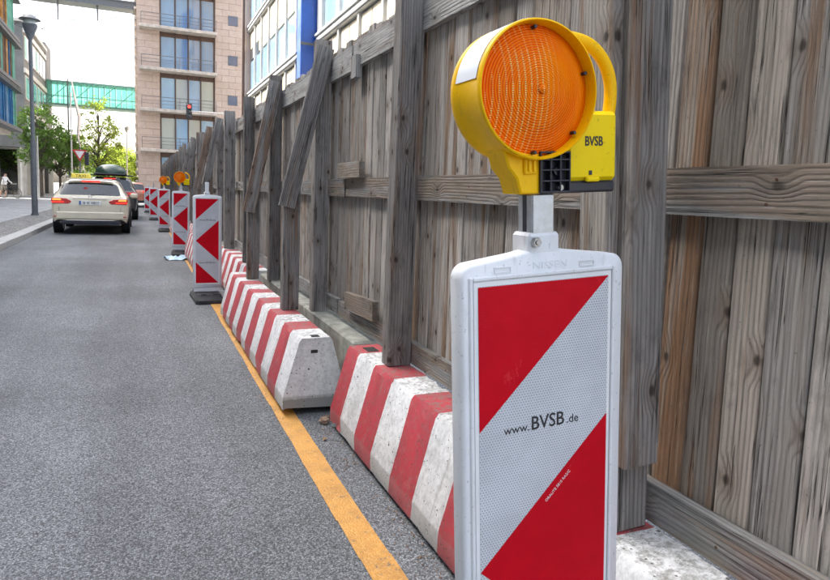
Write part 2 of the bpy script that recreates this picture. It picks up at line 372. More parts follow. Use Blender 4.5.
# ------------------------------------------------------------------ mesh helpers
class MB:
    def __init__(s): s.v = []; s.f = []
    def add(s, vs_, fs_):
        k = len(s.v); s.v += [tuple(v) for v in vs_]; s.f += [tuple(i+k for i in f) for f in fs_]; return s
    def box(s, x0, x1, y0, y1, z0, z1, b=0.0):
        if b <= 0:
            v = [(x, y, z) for x in (x0, x1) for y in (y0, y1) for z in (z0, z1)]
            return s.add(v, [(0, 1, 3, 2), (4, 6, 7, 5), (0, 4, 5, 1), (2, 3, 7, 6), (0, 2, 6, 4), (1, 5, 7, 3)])
        b = min(b, .45*min(x1-x0, y1-y0, z1-z0))
        v = []; idx = {}
        for sx in (0, 1):
            for sy in (0, 1):
                for sz in (0, 1):
                    X, Y, Z = (x0, x1)[sx], (y0, y1)[sy], (z0, z1)[sz]
                    dx, dy, dz = (b, -b)[sx], (b, -b)[sy], (b, -b)[sz]
                    for a, pt in enumerate(((X, Y+dy, Z+dz), (X+dx, Y, Z+dz), (X+dx, Y+dy, Z))):
                        idx[sx, sy, sz, a] = len(v); v.append(pt)
        f = []
        for sx in (0, 1): q = [idx[sx, 0, 0, 0], idx[sx, 1, 0, 0], idx[sx, 1, 1, 0], idx[sx, 0, 1, 0]]; f.append(q if sx else q[::-1])
        for sy in (0, 1): q = [idx[0, sy, 0, 1], idx[0, sy, 1, 1], idx[1, sy, 1, 1], idx[1, sy, 0, 1]]; f.append(q if sy else q[::-1])
        for sz in (0, 1): q = [idx[0, 0, sz, 2], idx[1, 0, sz, 2], idx[1, 1, sz, 2], idx[0, 1, sz, 2]]; f.append(q if sz else q[::-1])
        for sx in (0, 1):
            for sy in (0, 1): f.append((idx[sx, sy, 0, 0], idx[sx, sy, 1, 0], idx[sx, sy, 1, 1], idx[sx, sy, 0, 1]))
            for sz in (0, 1): f.append((idx[sx, 0, sz, 0], idx[sx, 1, sz, 0], idx[sx, 1, sz, 2], idx[sx, 0, sz, 2]))
        for sy in (0, 1):
            for sz in (0, 1): f.append((idx[0, sy, sz, 1], idx[1, sy, sz, 1], idx[1, sy, sz, 2], idx[0, sy, sz, 2]))
        for sx in (0, 1):
            for sy in (0, 1):
                for sz in (0, 1): f.append(tuple(idx[sx, sy, sz, a] for a in range(3)))
        return s.add(v, f)
    def tube(s, pts, rad, n=10, caps=True, sq=(1, 1)):
        pts = [Vector(p) for p in pts]; rad = rad if isinstance(rad, (list, tuple)) else [rad]*len(pts)
        rings = []; prev = None
        for i, p in enumerate(pts):
            d = (pts[min(i+1, len(pts)-1)]-pts[max(i-1, 0)]).normalized()
            if prev is None:
                a = Vector((0, 0, 1)) if abs(d.z) < .9 else Vector((1, 0, 0)); u = d.cross(a).normalized()
            else: u = (prev-d*prev.dot(d)).normalized()
            prev = u; v = d.cross(u)
            rings.append([p+(u*math.cos(2*math.pi*k/n)*sq[0]+v*math.sin(2*math.pi*k/n)*sq[1])*rad[i] for k in range(n)])
        vs_ = [q for r_ in rings for q in r_]
        fs_ = [(i*n+k, i*n+(k+1) % n, (i+1)*n+(k+1) % n, (i+1)*n+k) for i in range(len(pts)-1) for k in range(n)]
        if caps: fs_ += [tuple(range(n))[::-1], tuple(range((len(pts)-1)*n, len(pts)*n))]
        return s.add(vs_, fs_)
    def cyl(s, p0, p1, r0, r1=None, n=14): return s.tube([p0, p1], [r0, r0 if r1 is None else r1], n)
    def lathe(s, prof, origin=(0, 0, 0), axis='y', n=48):
        """prof: list of (radius, along)"""
        o = Vector(origin); vs_ = []; 
        for r_, h in prof:
            for k in range(n):
                a = 2*math.pi*k/n; c_, s_ = r_*math.cos(a), r_*math.sin(a)
                vs_.append(o+Vector({'y': (c_, h, s_), 'z': (c_, s_, h), 'x': (h, c_, s_)}[axis]))
        fs_ = [(i*n+k, i*n+(k+1) % n, (i+1)*n+(k+1) % n, (i+1)*n+k) for i in range(len(prof)-1) for k in range(n)]
        return s.add(vs_, fs_)
    def prism(s, poly, y0, y1, b=0.0):
        """poly in (x, z), extruded along y; b bevels the front edge"""
        n = len(poly); rings = [[(x, y1, z) for x, z in poly], [(x, y0+b, z) for x, z in poly]]
        if b:
            cx = sum(p[0] for p in poly)/n; cz = sum(p[1] for p in poly)/n
            def ins(i):
                a = Vector(poly[i-1]); p = Vector(poly[i]); q = Vector(poly[(i+1) % n])
                d1 = (p-a).normalized(); d2 = (q-p).normalized(); nn = Vector((-(d1.y+d2.y), d1.x+d2.x)).normalized()
                if nn.dot(Vector((cx, cz))-p) < 0: nn = -nn
                return (p+nn*b)
            rings.append([(q.x, y0, q.y) for q in (ins(i) for i in range(n))])
        vs_ = [p for r_ in rings for p in r_]
        fs_ = [(i*n+k, (i+1)*n+k, (i+1)*n+(k+1) % n, i*n+(k+1) % n) for i in range(len(rings)-1) for k in range(n)]
        fs_ += [tuple(range(n)), tuple(range((len(rings)-1)*n, len(rings)*n))[::-1]]
        return s.add(vs_, fs_)
    def mesh(s, name, mat=None, smooth=None):
        me = bpy.data.meshes.new(name); me.from_pydata(s.v, [], s.f); me.validate()
        bm = bmesh.new(); bm.from_mesh(me); bmesh.ops.recalc_face_normals(bm, faces=bm.faces); 
        if smooth is not None:
            for f in bm.faces: f.smooth = True
            for e in bm.edges:
                if len(e.link_faces) == 2 and e.calc_face_angle(0) > R(smooth): e.smooth = False
        bm.to_mesh(me); bm.free()
        if mat: me.materials.append(MAT[mat] if isinstance(mat, str) else mat)
        return me
    def build(s, name, mat, parent=None, smooth=None): return put(name, s.mesh(name, mat, smooth), parent)

def put(name, me, parent=None, loc=None, rot=None):
    o = bpy.data.objects.new(name, me); C.objects.link(o)
    if parent is not None: o.parent = parent
    if loc is not None: o.location = loc
    if rot is not None: o.rotation_euler = rot
    return o
def tag(o, label, cat, group=None):
    o['label'] = label; o['category'] = cat
    if group: o['group'] = group
    return o
def thing(name, label, cat, loc=(0, 0, 0), rot=(0, 0, 0), group=None):
    o = bpy.data.objects.new(name, None); C.objects.link(o); o.location = loc; o.rotation_euler = rot; o.empty_display_size = .2
    return tag(o, label, cat, group)
def struct(o): o['kind'] = 'structure'; return o
def stuff(o): o['kind'] = 'stuff'; return o
def copy_tree(o, parent=None):
    c = o.copy(); C.objects.link(c); c.parent = parent
    for ch in o.children: copy_tree(ch, c)
    return c
def text_mesh(s, size, extrude=.0004, align='CENTER', sx=1.0, bold=0.0):
    cu = bpy.data.curves.new('lettering', 'FONT'); cu.body = s; cu.size = size; cu.extrude = extrude; cu.align_x = align; cu.resolution_u = 3; cu.offset = bold
    o = bpy.data.objects.new('lettering', cu); C.objects.link(o); o.scale = (1, 1, 1)
    dg = bpy.context.evaluated_depsgraph_get(); me = bpy.data.meshes.new_from_object(o.evaluated_get(dg))
    bpy.data.objects.remove(o); bpy.data.curves.remove(cu)
    for v in me.vertices: v.co.x *= sx
    return me
def lettering(s, size, mat, parent, loc, rot=(math.pi/2, 0, 0), name='lettering', **kw):
    me = text_mesh(s, size, **kw); me.materials.clear(); me.materials.append(MAT[mat])
    return put(name, me, parent, loc, rot)

# ================================================================== THE SETTING
FENCE_X = 1.265
g = MB().box(-600, 600, -200, 1500, -.30, -.012).build('ground', 'ground'); struct(g)
rd = MB(); n = 40
rd.box(-2.48, 6.0, -30, 140, -.2, 0.0); rd.box(-60, -2.48, 54, 62, -.2, -.001)
road = struct(rd.build('road', 'asphalt'))
pv = struct(MB().box(-14, -3.75, -30, 53.6, -.15, .125).build('pavement', 'slabs'))
struct(MB().box(-3.75, -2.76, -30, 53.6, -.15, .118).build('cobble_strip', 'cobble'))
pv2 = struct(MB().box(-30, -2.6, 62, 140, -.15, .12).build('far_pavement', 'slabs'))
kerb = bpy.data.objects.new('kerb', None); C.objects.link(kerb); struct(kerb)
km = [MB().box(-.14, .14, -.493, .493, -.1, .13, .012).mesh('kerb_stone', 'kerb') for _ in range(1)][0]
for i in range(46):
    put('kerb_stone', km, kerb, (-2.62+random.uniform(-.004, .004), 7.5+i, random.uniform(-.004, .004)))
kl = MB().box(-.14, .14, -18.5, 18.5, -.1, .13, .012).build('kerb_run', 'kerb', kerb); kl.location = (-2.62, -11.6, 0)
# yellow works line
yl = MB(); seg = 90
for i in range(seg):
    y0, y1 = .0+i*.3, .0+(i+1)*.3
    x = .725; jl = [random.uniform(-.004, .004) for _ in range(4)]
    yl.add([(x+jl[0], y0, .004), (x+.118+jl[1], y0, .004), (x+.118+jl[2], y1, .004), (x+jl[3], y1, .004)], [(0, 1, 2, 3)])
yl = yl.build('road_marking_line', 'line', road)
# ================================================================== CONCRETE BARRIERS
def barrier_mesh(length, phase):
    prof = [(-.192, .032), (-.195, .04), (-.193, .115), (-.101, .448), (-.086, .468), (.086, .468), (.101, .448), (.193, .115), (.195, .032)]
    ns = max(2, int(length/.06)); rings = []
    rn = random.Random(int(length*100)+int(phase*100))
    for i in range(ns+1):
        y = phase+length*i/ns; r_ = []
        for k, (x, z) in enumerate(prof):
            j = .0016
            ch = .0
            if k in (3, 4, 5, 6) and rn.random() < .10: ch = rn.uniform(.003, .010)
            if k in (0, 1) and rn.random() < .22: ch = -rn.uniform(.004, .018)
            if k == 2 and rn.random() < .12: ch = rn.uniform(.002, .008)
            r_.append((x-math.copysign(ch, x)+rn.uniform(-j, j), y, max(0, z-ch+rn.uniform(-j, j))))
        rings.append(r_)
    n = len(prof); b = MB(); vs_ = [p for r_ in rings for p in r_]
    fs_ = [(i*n+k, i*n+(k+1) % n, (i+1)*n+(k+1) % n, (i+1)*n+k) for i in range(ns) for k in range(n)]
    fs_ += [tuple(range(n))[::-1], tuple(range(ns*n, (ns+1)*n))]
    return b.add(vs_, fs_).mesh('concrete_barrier', 'barrier', 28)
BARS = [(1.185, .05, 3.44, .05, 'nearest red and white striped concrete barrier, behind the big arrow panel'),
        (.955, 3.68, 6.85, .0, 'red and white concrete barrier with its pale end face turned to the viewer'),
        (1.175, 6.95, 10.0, .0, 'set-back striped concrete barrier right of the second arrow panel'),
        (.95, 10.1, 13.2, .0, 'striped concrete barrier seen left of the second arrow panel'),
        (1.17, 13.3, 16.4, .0, 'striped concrete barrier beside the third arrow panel'),
        (.95, 16.5, 19.6, .0, 'far striped concrete barrier between the third and fourth arrow panels'),
        (1.17, 19.7, 22.8, .0, 'small far striped concrete barrier beside the fourth arrow panel')]
for i, (x, y0, y1, ph, lab) in enumerate(BARS):
    L = y1-y0; me = barrier_mesh(L, ph)
    o = put('concrete_barrier', me, None, (x, y0-ph, 0), (0, 0, random.uniform(-.004, .004)))
    for fy in (.35, L/2-.1, L-.6): MB().box(-.15, .15, ph+fy, ph+fy+.25, 0, .04).build('bearing_pad', 'rubber', o)
    tag(o, lab, 'barrier', 'striped concrete barriers along the hoarding')
    if i == 1:
        MB().box(-.03, .012, -.0025, .03, .375, .395, .002).build('lifting_pocket', 'dark_hole', o)
        MB().box(-.02, .03, .02, .075, .45, .4705, .001).build('lifting_slot', 'dark_hole', o)
    if i == 0:
        MB().box(-.035, .03, 3.27, 3.37, .45, .4705, .001).build('lifting_slot', 'dark_hole', o)
for y0, y1, lab in ((3.60, 6.9, 'weathered mossy concrete ballast block under the braced fence posts'),
                    (10.05, 13.25, 'concrete ballast block hidden behind the fourth striped barrier'),
                    (16.45, 19.65, 'far concrete ballast block at the foot of the fence')):
    b = MB().box(1.165, 1.46, y0, y1, 0, .445, .012).build('ballast_block', 'concrete'); tag(b, lab, 'concrete block', 'ballast blocks under the fence')

# ================================================================== TIMBER HOARDING
fence = thing('timber_fence', 'long weathered grey board fence with dark posts and diagonal braces', 'fence', (FENCE_X, 0, 0))
FX = FENCE_X
def board_mesh(wd, ln, th, mat, seed, name='board', ch=.003, wav=.0012):
    rn = random.Random(seed); ns = 3; b = MB(); hw, ht = wd/2, th/2; vs_ = []
    for i in range(ns+1):
        z = ln*i/ns; dx = rn.uniform(-wav, wav); dy = rn.uniform(-wav, wav); e = rn.uniform(-wav, wav)
        if i == 0: z += 0
        vs_ += [(x+dx, y+dy+(e if y > 0 else 0), z) for x, y in ((-ht, -hw+ch), (-ht+ch, -hw), (ht, -hw), (ht, hw), (-ht+ch, hw), (-ht, hw-ch))]
    n = 6; fs_ = [(i*n+k, i*n+(k+1) % n, (i+1)*n+(k+1) % n, (i+1)*n+k) for i in range(ns) for k in range(n)]
    fs_ += [tuple(range(n))[::-1], tuple(range(ns*n, (ns+1)*n))]
    return b.add(vs_, fs_).mesh(name, mat)
def beam(name, mat, p0, p1, wd, th, parent=fence, spin=0.0, seed=None, side='y', ch=.004):
    """a sawn timber from p0 to p1 (world); wd across, th deep; local z along its length so the grain runs along it"""
    p0, p1 = Vector(p0), Vector(p1); d = p1-p0
    me = board_mesh(wd, d.length, th, mat, seed if seed is not None else random.randrange(10**6), name, ch, .0012)
    o = put(name, me, parent)
    zax = d.normalized(); ref = Vector((0, 1, 0)) if side == 'y' else (Vector((0, 0, 1)) if side == 'z' else Vector((1, 0, 0)))
    yax = (ref-zax*ref.dot(zax)).normalized(); xax = yax.cross(zax)
    m = Matrix((xax, yax, zax)).transposed().to_4x4(); m.translation = p0-Vector(parent.location)
    o.matrix_local = m
    return o
# boards: width along Y, thickness along X
widths = [.098, .108, .116, .122]
bmesh_var = {}
y = .30; nb = 0; LIM = 285
rest = MB()
rb_ = random.Random(3)
while y < 44:
    wdt = rb_.choice(widths); zt = 2.36+rb_.uniform(-.03, .05)+min(.10, max(0, y-8)*.012); zb = .475+rb_.uniform(-.006, .02)
    brown = (.95 < y < 1.9 and rb_.random() < .55) or rb_.random() < (.32 if y < 5 else .12)
    deep = FX+.054+rb_.uniform(-.003, .004)
    if nb < LIM:
        key = (wdt, brown, rb_.randrange(4))
        if key not in bmesh_var: bmesh_var[key] = board_mesh(wdt, 1.85, .026, 'board_brown' if brown else 'board', hash(key) % 9999)
        o = put('board', bmesh_var[key], fence, (deep-FX, y+wdt/2, zb), (rb_.uniform(-.004, .004), rb_.uniform(-.003, .003), rb_.uniform(-.02, .02)))
        o.location.z += rb_.uniform(0, .02)+min(.12, max(0, y-8)*.012)
    else: rest.box(deep-FX-.011, deep-FX+.011, y, y+wdt, zb, zt)
    y += wdt+rb_.choice((.004, .0055, .0075))
    nb += 1
if rest.v: stuff(rest.build('far_boards', 'board', fence))
# rails (in front of the boards)
def rail(y0, y1, z0, z1, dz=0.0, x=None, mat='rail', th=.036, name='rail'):
    zc = (z0+z1)/2; x = FX+.020 if x is None else x
    beam(name, mat, (x, y0, zc), (x, y1, zc+dz), z1-z0, th, side='z')
for y0, y1, j in ((.25, 4.17, .0), (4.20, 8.1, -.004), (8.12, 12.1, .01), (12.12, 16.1, .02), (16.12, 20.1, .03), (20.1, 24.1, .05), (24.1, 28.1, .06), (28.1, 32, .06), (32, 36, .08), (36, 40, .08), (40, 44, .08)):
    rail(y0, y1, 1.312+j*.5, 1.432+j*.5)
    rail(y0-.1, y1-.1, 2.13+j, 2.29+j, random.uniform(-.01, .015))
    rail(y0+.12, y1+.12, .478, .585)
# nail heads
MAT['rust'] = plain('rusty_iron', (.10, .05, .03), .8, .3, 200)
nail_m = MB().lathe([(0, -.0022), (.0035, -.0018), (.0042, 0), (.0042, .004)], (0, 0, 0), 'x', 8).mesh('nail', MAT['rust'])
for (ny, nz) in [(.62, 1.39), (.64, 1.35), (.98, 1.40), (1.0, 1.345), (1.52, 1.39), (1.54, 1.345), (1.95, 1.40), (2.4, 1.38), (2.42, 1.34), (.72, .55), (1.05, .52), (1.6, .55), (2.1, .53), (2.55, .55)]:
    put('nail', nail_m, fence, (.0015, ny, nz))
# joint cleats
rail(3.78, 4.24, 1.435, 1.535, .0, FX-.018, th=.036, name='cleat'); rail(3.46, 4.02, .60, .715, -.03, FX-.018, th=.036, name='cleat')
beam('cleat', 'rail', (FX-.005, 3.98, 2.06), (FX-.005, 3.98, 2.20), .11, .04); 
# main posts: 11 cm wide across X, 10 cm deep along Y
def post(y, x0, x1, z0, z1, lean=0.0, depth=.10, mat='post', name='post'):
    return beam(name, mat, ((x0+x1)/2, y+depth/2, z0), ((x0+x1)/2+lean*(z1-z0), y+depth/2, z1), depth, x1-x0, side='y', ch=.006)
post(1.26, 1.145, 1.245, .472, 2.46, -.052, .085, 'post')
beam('post_plank', 'post', (1.192-.052*.19, 1.243, .662), (1.192-.052*2., 1.243, 2.46), .034, .108)
beam('post_plank', 'post_side', (1.125-.052*.0, 1.335, .49), (1.125-.052*1.98, 1.335, 2.46), .11, .036)
post(2.95, 1.140, 1.262, .472, 2.5, .008)
post(4.62, 1.165, 1.278, .447, 2.42)
post(6.32, 1.15, 1.262, .447, 2.43)
post(7.72, 1.105, 1.185, .470, 2.40, 0, .09); post(7.95, 1.15, 1.262, .470, 2.42)
post(9.55, 1.10, 1.245, .470, 2.43)
yy = 11.2; k = 0
while yy < 44:
    z0 = .447 if (10.05 < yy < 13.25 or 16.45 < yy < 19.65) else (.47 if yy < 22.8 else 0.)
    zt = 2.44+min(.18, (yy-11)*.012)+random.uniform(-.04, .05)
    if z0 == .47: post(yy, 1.10, 1.20, z0, zt)
    else: post(yy, 1.17, 1.27, z0, zt)
    yy += 1.7; k += 1
# braced short posts
def brace(y, xs0, xs1, z0, zs, p0, p1, wd=.118):
    post(y, xs0, xs1, z0, zs, 0, .085, 'post', 'brace_post')
    beam('brace', 'post', (p0[0], y-.022, p0[1]), (p1[0], y-.022, p1[1]), .038, wd)
brace(4.60, .938, 1.058, .47, 1.43, (.955, 1.22), (1.22, 2.36))
brace(6.28, .938, 1.050, .47, 1.45, (.945, 1.12), (1.19, 2.36))
for y in (11.15, 12.85, 16.25, 17.95):
    brace(y, .93, 1.04, .47, 1.4, (.94, 1.15), (1.2, 2.48))
for y in (14.5, 21.3): 
    brace(y, 1.10, 1.20, .47, 1.4, (1.10, 1.15), (1.235, 2.5))

# ================================================================== ARROW PANELS AND WARNING LAMPS
def make_panel(detail):
    root = thing('guide_panel', '', 'traffic panel')
    fw, fh0 = .168, .16                 # half width, bottom
    # moulded frame with sloping shoulders
    def outline(hw, zb, zs, zc, r, neck):
        pts = [(-hw, zb+.01), (-hw+.01, zb), (hw-.01, zb), (hw, zb+.01)]
        for a in range(0, 7): t_ = a/6*math.pi/2; pts.append((hw-r+r*math.cos(t_), zs-r+r*math.sin(t_)))
        pts += [(neck+.02, zc-.004), (neck, zc), (-neck, zc), (-neck-.02, zc-.004)]
        for a in range(0, 7): t_ = math.pi/2+a/6*math.pi/2; pts.append((-hw+r+r*math.cos(t_), zs-r+r*math.sin(t_)))
        return pts
    fr = MB().prism([(x+.0035, z) for x, z in outline(.1635, .15, 1.243, 1.257, .026, .036)], -.028, .008, .005); fr.build('frame', 'white_plastic', root, 50)
    # raised lip round the film
    lp = MB(); x0, x1, z0, z1 = -.146, .146, .188, 1.222
    for a in ((x0, x0+.007, z0, z1), (x1-.007, x1, z0, z1), (x0+.0072, x1-.0072, z1-.007, z1), (x0+.0072, x1-.0072, z0, z0+.007)):
        lp.box(a[0], a[1], -.0325, -.0275, a[2], a[3], .0016)
    lp.build('lip', 'white_plastic', root)
    fl = MB().box(-.1375, .1375, -.0305, -.0278, .197, 1.2135, .0005).build('film_border', 'white_border', root)
    wf, top = .130, 1.206
    U = .245
    fm = MB().box(-wf, wf, -.0314, -.0300, top-1.0, top).build('film', 'film_white', root)
    yb0, yb1 = -.0321, -.0308
    tris = [[(-wf, top-.001), (-wf, top-U), (wf, top-.001)], [(wf, top-U-.008), (-wf, top-2*U-.004), (wf, top-3*U)], [(-wf, top-3*U-.014), (-wf, top-.999), (wf, top-.999)]]
    for tr in tris: MB().prism(tr, yb0, yb1).build('red_field', 'film_red', fm)
    for dz in ((.247,) if detail else ()) + ((.753,) if detail else ()):
        zt_ = top-dz
        lettering('www.', .0215, 'ink', fm, (-.058, -.0316, zt_-.010), align='CENTER')
        lettering('BVSB', .034, 'ink', fm, (.004, -.0316, zt_-.010), align='CENTER', sx=.93, bold=.0003)
        lettering('.de', .0215, 'ink', fm, (.056, -.0316, zt_-.010), align='CENTER')
    if not detail:
        for dz in (.247, .753): lettering('www.BVSB.de', .032, 'ink', fm, (0, -.0318, top-dz-.012))
    if detail:
        d = math.atan2(U-.002, 2*wf)
        lettering('ORALITE 5810 RA2/C', .0075, 'white_ink', fm, (.027, -.0323, top-U-.008-.118), (math.pi/2, -d, 0), align='CENTER')
        lettering('NISSEN', .017, 'white_plastic', root, (.01, -.0281, 1.2275), align='CENTER', extrude=.0005, sx=1.3)
        for x in (-.083, .085):
            f = MB(); w_, h_ = .014, .0052
            f.box(x-w_, x+w_, -.0296, -.0278, 1.230+h_-.002, 1.230+h_); f.box(x-w_, x+w_, -.0296, -.0278, 1.230-h_, 1.230-h_+.002)
            f.box(x-w_-.002, x-w_, -.0296, -.0278, 1.230-h_, 1.230+h_); f.box(x+w_, x+w_+.002, -.0296, -.0278, 1.230-h_, 1.230+h_)
            f.build('drain_slot', 'white_plastic', root)
    # neck, socket bolt, steel post, foot
    MB().box(-.031, .031, -.0265, .029, 1.246, 1.287, .005).build('socket', 'white_plastic', root)
    bo = MB(); bo.lathe([(0, -.036), (.008, -.036), (.009, -.033), (.009, -.028)], (-.020, 0, 1.272), 'y', 6); bo.lathe([(0, -.0385), (.004, -.0385), (.0045, -.036)], (-.020, 0, 1.272), 'y', 8)
    bo.build('bolt', 'bolt', root)
    ft = MB(); ft.box(-.15, .15, -.022, .022, .10, .152, .006); ft.build('foot_bracket', 'white_plastic', root)
    bs = MB()
    def rb(hx, hy, z): return [(-hx+.03, -hy, z), (hx-.03, -hy, z), (hx, -hy+.03, z), (hx, hy-.03, z), (hx-.03, hy, z), (-hx+.03, hy, z), (-hx, hy-.03, z), (-hx, -hy+.03, z)]
    rings = [rb(.160, .35, 0), rb(.165, .355, .012), rb(.16, .35, .045), rb(.135, .30, .08), rb(.13, .29, .10)]
    vs_ = [p for r_ in rings for p in r_]
    bs.add(vs_, [(i*8+k, i*8+(k+1) % 8, (i+1)*8+(k+1) % 8, (i+1)*8+k) for i in range(4) for k in range(8)]+[tuple(range(8))[::-1], tuple(range(32, 40))])
    base = bs.build('base', 'rubber', root, 40)
    for x in (-.07, .07): MB().box(x-.03, x+.03, -.28, -.21, .0995, .112, .004).build('base_grip', 'rubber', base)
    return root
def steel_post(root, z1):
    p = MB(); 
    p.box(-.0225, .0225, -.0225, .0225, 1.2, z1, .003); q = p.build('post', 'steel', root); MB().box(-.0229, -.0222, -.006, .006, 1.288, z1-.002).build('post_slot', 'black_plastic', q); return q

LAMP_LOC = {}
def make_lamp(detail=True):
    """local origin: panel root; the lens looks along -y"""
    root = thing('warning_lamp', '', 'warning lamp')
    cx, cz, yf = -.022, 1.517, -.045
    n = 64 if detail else 28
    rr = .1105
    hs_ = MB().lathe([(.1045, yf+.022), (.1055, yf+.002), (.107, yf-.002), (.1095, yf-.001), (rr, yf+.003), (rr, yf+.008), (rr-.001, yf+.010), (rr-.001, yf+.082), (rr+.0005, yf+.084), (rr, yf+.098), (.104, yf+.106), (.09, yf+.110), (0, yf+.112)], (cx, 0, cz), 'y', n)
    hs_.build('housing', 'yellow', root, 40)
    prof = []
    nr = 44 if detail else 8
    for i in range(nr+1):
        r_ = .1048*(1-i/nr); dome = yf+.021-.026*(1-(r_/.1048)**2)
        prof.append((max(r_, .0002), dome+(.0008 if i % 2 else 0)))
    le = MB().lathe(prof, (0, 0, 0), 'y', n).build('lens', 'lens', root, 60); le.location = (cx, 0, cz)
    if detail:
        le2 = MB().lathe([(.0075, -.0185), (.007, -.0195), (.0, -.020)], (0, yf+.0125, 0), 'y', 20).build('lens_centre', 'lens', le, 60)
        for a in (92, 18, -42, -92):
            x, z = cx+.0985*math.cos(R(a)), cz+.0985*math.sin(R(a))
            s_ = MB().lathe([(0, yf+.0075), (.0026, yf+.0075), (.0032, yf+.009), (.0032, yf+.018)], (x, 0, z), 'y', 10).build('screw', 'black_plastic', root)
    # sticker on the street side of the drum
    st = MB(); na = 12; a0, a1 = R(100), R(172); rs = rr+.0002; vs_ = []
    for i in range(na+1):
        a = a0+(a1-a0)*i/na
        for yy_ in (yf+.011, yf+.081): vs_.append((cx+rs*math.cos(a), yy_, cz+rs*math.sin(a)))
    st.add(vs_, [(2*i, 2*i+1, 2*i+3, 2*i+2) for i in range(na)]).build('sticker', 'sticker', root, 60)
    # neck bracket under the drum
    poly = [(-.085, 1.432), (-.074, 1.412), (-.069, 1.395), (-.054, 1.378), (-.046, 1.352), (-.008, 1.352), (-.008, 1.418), (.02, 1.424), (.02, 1.44)]
    br = MB().prism(poly, -.026, .03, .003).build('bracket', 'yellow', root, 35)
    if detail:
        MB().box(-.042, -.018, -.031, -.0262, 1.384, 1.410, .002).build('latch', 'yellow', br)
        MB().box(-.036, -.031, -.0345, -.031, 1.388, 1.406, .001).build('latch_rib', 'yellow', br)
        MB().box(-.027, -.022, -.0345, -.031, 1.388, 1.406, .001).build('latch_rib', 'yellow', br)
    # black clamp block with ribs
    bk = MB(); x0, x1, z0, z1 = -.012, .048, 1.353, 1.421
    bk.box(x0, x1, -.02, .03, z0, z1, .003)
    if detail:
        for x in (x0, x0+.019, x0+.038, x1-.003): bk.box(x, x+.003, -.032, -.0198, z0, z1, .0008)
        for z in (z0, z0+.018, z0+.036, z0+.053, z1-.003): bk.box(x0+.0005, x1-.0005, -.0315, -.0196, z, z+.003, .0008)
    blk = bk.build('clamp_block', 'black_plastic', root)
    if detail:
        MB().lathe([(0, -.030), (.005, -.030), (.006, -.027), (.006, -.02)], (.03, 0, 1.361), 'y', 12).build('screw', 'bolt', blk)
        MB().lathe([(0, -.026), (.007, -.026), (.008, -.023), (.008, -.019)], (.026, 0, 1.388), 'y', 14).build('boss', 'black_plastic', blk)
    bx = MB().box(.052, .158, -.017, .055, 1.371, 1.490, .007).build('battery_box', 'yellow2', root)
    MB().box(.044, .156, -.015, .052, 1.351, 1.3712, .004).build('battery_tray', 'black_plastic', root)
    if detail:
        lettering('BVSB', .0225, 'ink', bx, (.106, -.0173, 1.431), bold=.0005, sx=.78, extrude=.0003)
        MB().box(.088, .116, -.023, -.016, 1.3695, 1.3775, .002).build('catch', 'yellow2', bx)
        MB().box(.096, .103, -.0182, -.0165, 1.381, 1.3885, .0006).build('key_slot', 'black_plastic', bx)
    hd = MB(); ctrl = [(.070, 1.612), (.100, 1.607), (.124, 1.594), (.144, 1.572), (.155, 1.545), (.157, 1.515), (.153, 1.480)]
    hp = []
    for q in range(len(ctrl)-1):
        p0, p1, p2, p3 = (Vector(ctrl[max(0, min(len(ctrl)-1, q+d))]) for d in (-1, 0, 1, 2))
        for t_ in (0, .25, .5, .75): hp.append(.5*((2*p1)+(p2-p0)*t_+(2*p0-5*p1+4*p2-p3)*t_**2+(3*p1-p0-3*p2+p3)*t_**3))
    hd.tube([(p.x, .004, p.y) for p in hp]+[(ctrl[-1][0], .004, ctrl[-1][1])], .011, 14).build('handle', 'yellow', root, 60)
    if not detail: pass
    return root

# x, y, rotation z, lean, lamp, panel label, lamp label
PAN = [(.700, .925, 0.0, -.062, True, 'large red and white arrow panel nearest the viewer, lettered www.BVSB.de', 'big round amber warning lamp with yellow battery box atop the nearest panel'),
       (.715, 7.95, R(2), 0.0, False, 'second arrow panel with a bare white stub on top', None),
       (.70, 13.35, R(-2), .01, True, 'third arrow panel with an orange lamp, blue plastic scrap at its foot', 'small orange warning lamp on the third panel, against the dark fence'),
       (.62, 20.3, R(1), 0.0, True, 'fourth arrow panel along the lane, topped by a tiny orange lamp', 'tiny orange warning lamp on the fourth panel before the stone pier'),
       (.45, 27.0, R(3), 0.0, False, 'fifth and far arrow panel just left of the fourth', None),
       (.30, 34.5, R(0), 0.0, False, 'farthest and smallest arrow panel near the coral car', None)]
near = make_panel(True); far_p = make_panel(False); steel_post(near, 1.352)
lamp_n = make_lamp(True); lamp_f = make_lamp(False)
first_far = True; first_l = True
for i, (x, y, rz, lean, lamp, lab, llab) in enumerate(PAN):
    if i == 0: p = near
    elif first_far: p = far_p; first_far = False
    else: p = copy_tree(far_p)
    p.location = (x, y, 0); p.rotation_euler = (0, lean, rz); tag(p, lab, 'traffic panel', 'arrow guide panels along the lane')
    if i == 1: st_ = MB(); st_.box(-.02, .02, -.02, .02, 1.285, 1.40, .004); stub = st_.mesh('stub', 'white_plastic')
    if i in (1, 4, 5): put('stub', stub, p)
    if i in (2, 3): steel_post(p, 1.352)
    if lamp:
        if i == 0: l = lamp_n
        elif first_l: l = lamp_f; first_l = False
        else: l = copy_tree(lamp_f)
        l.location = (x, y, 0); l.rotation_euler = (0, lean, rz); tag(l, llab, 'warning lamp', 'amber warning lamps on the panels')
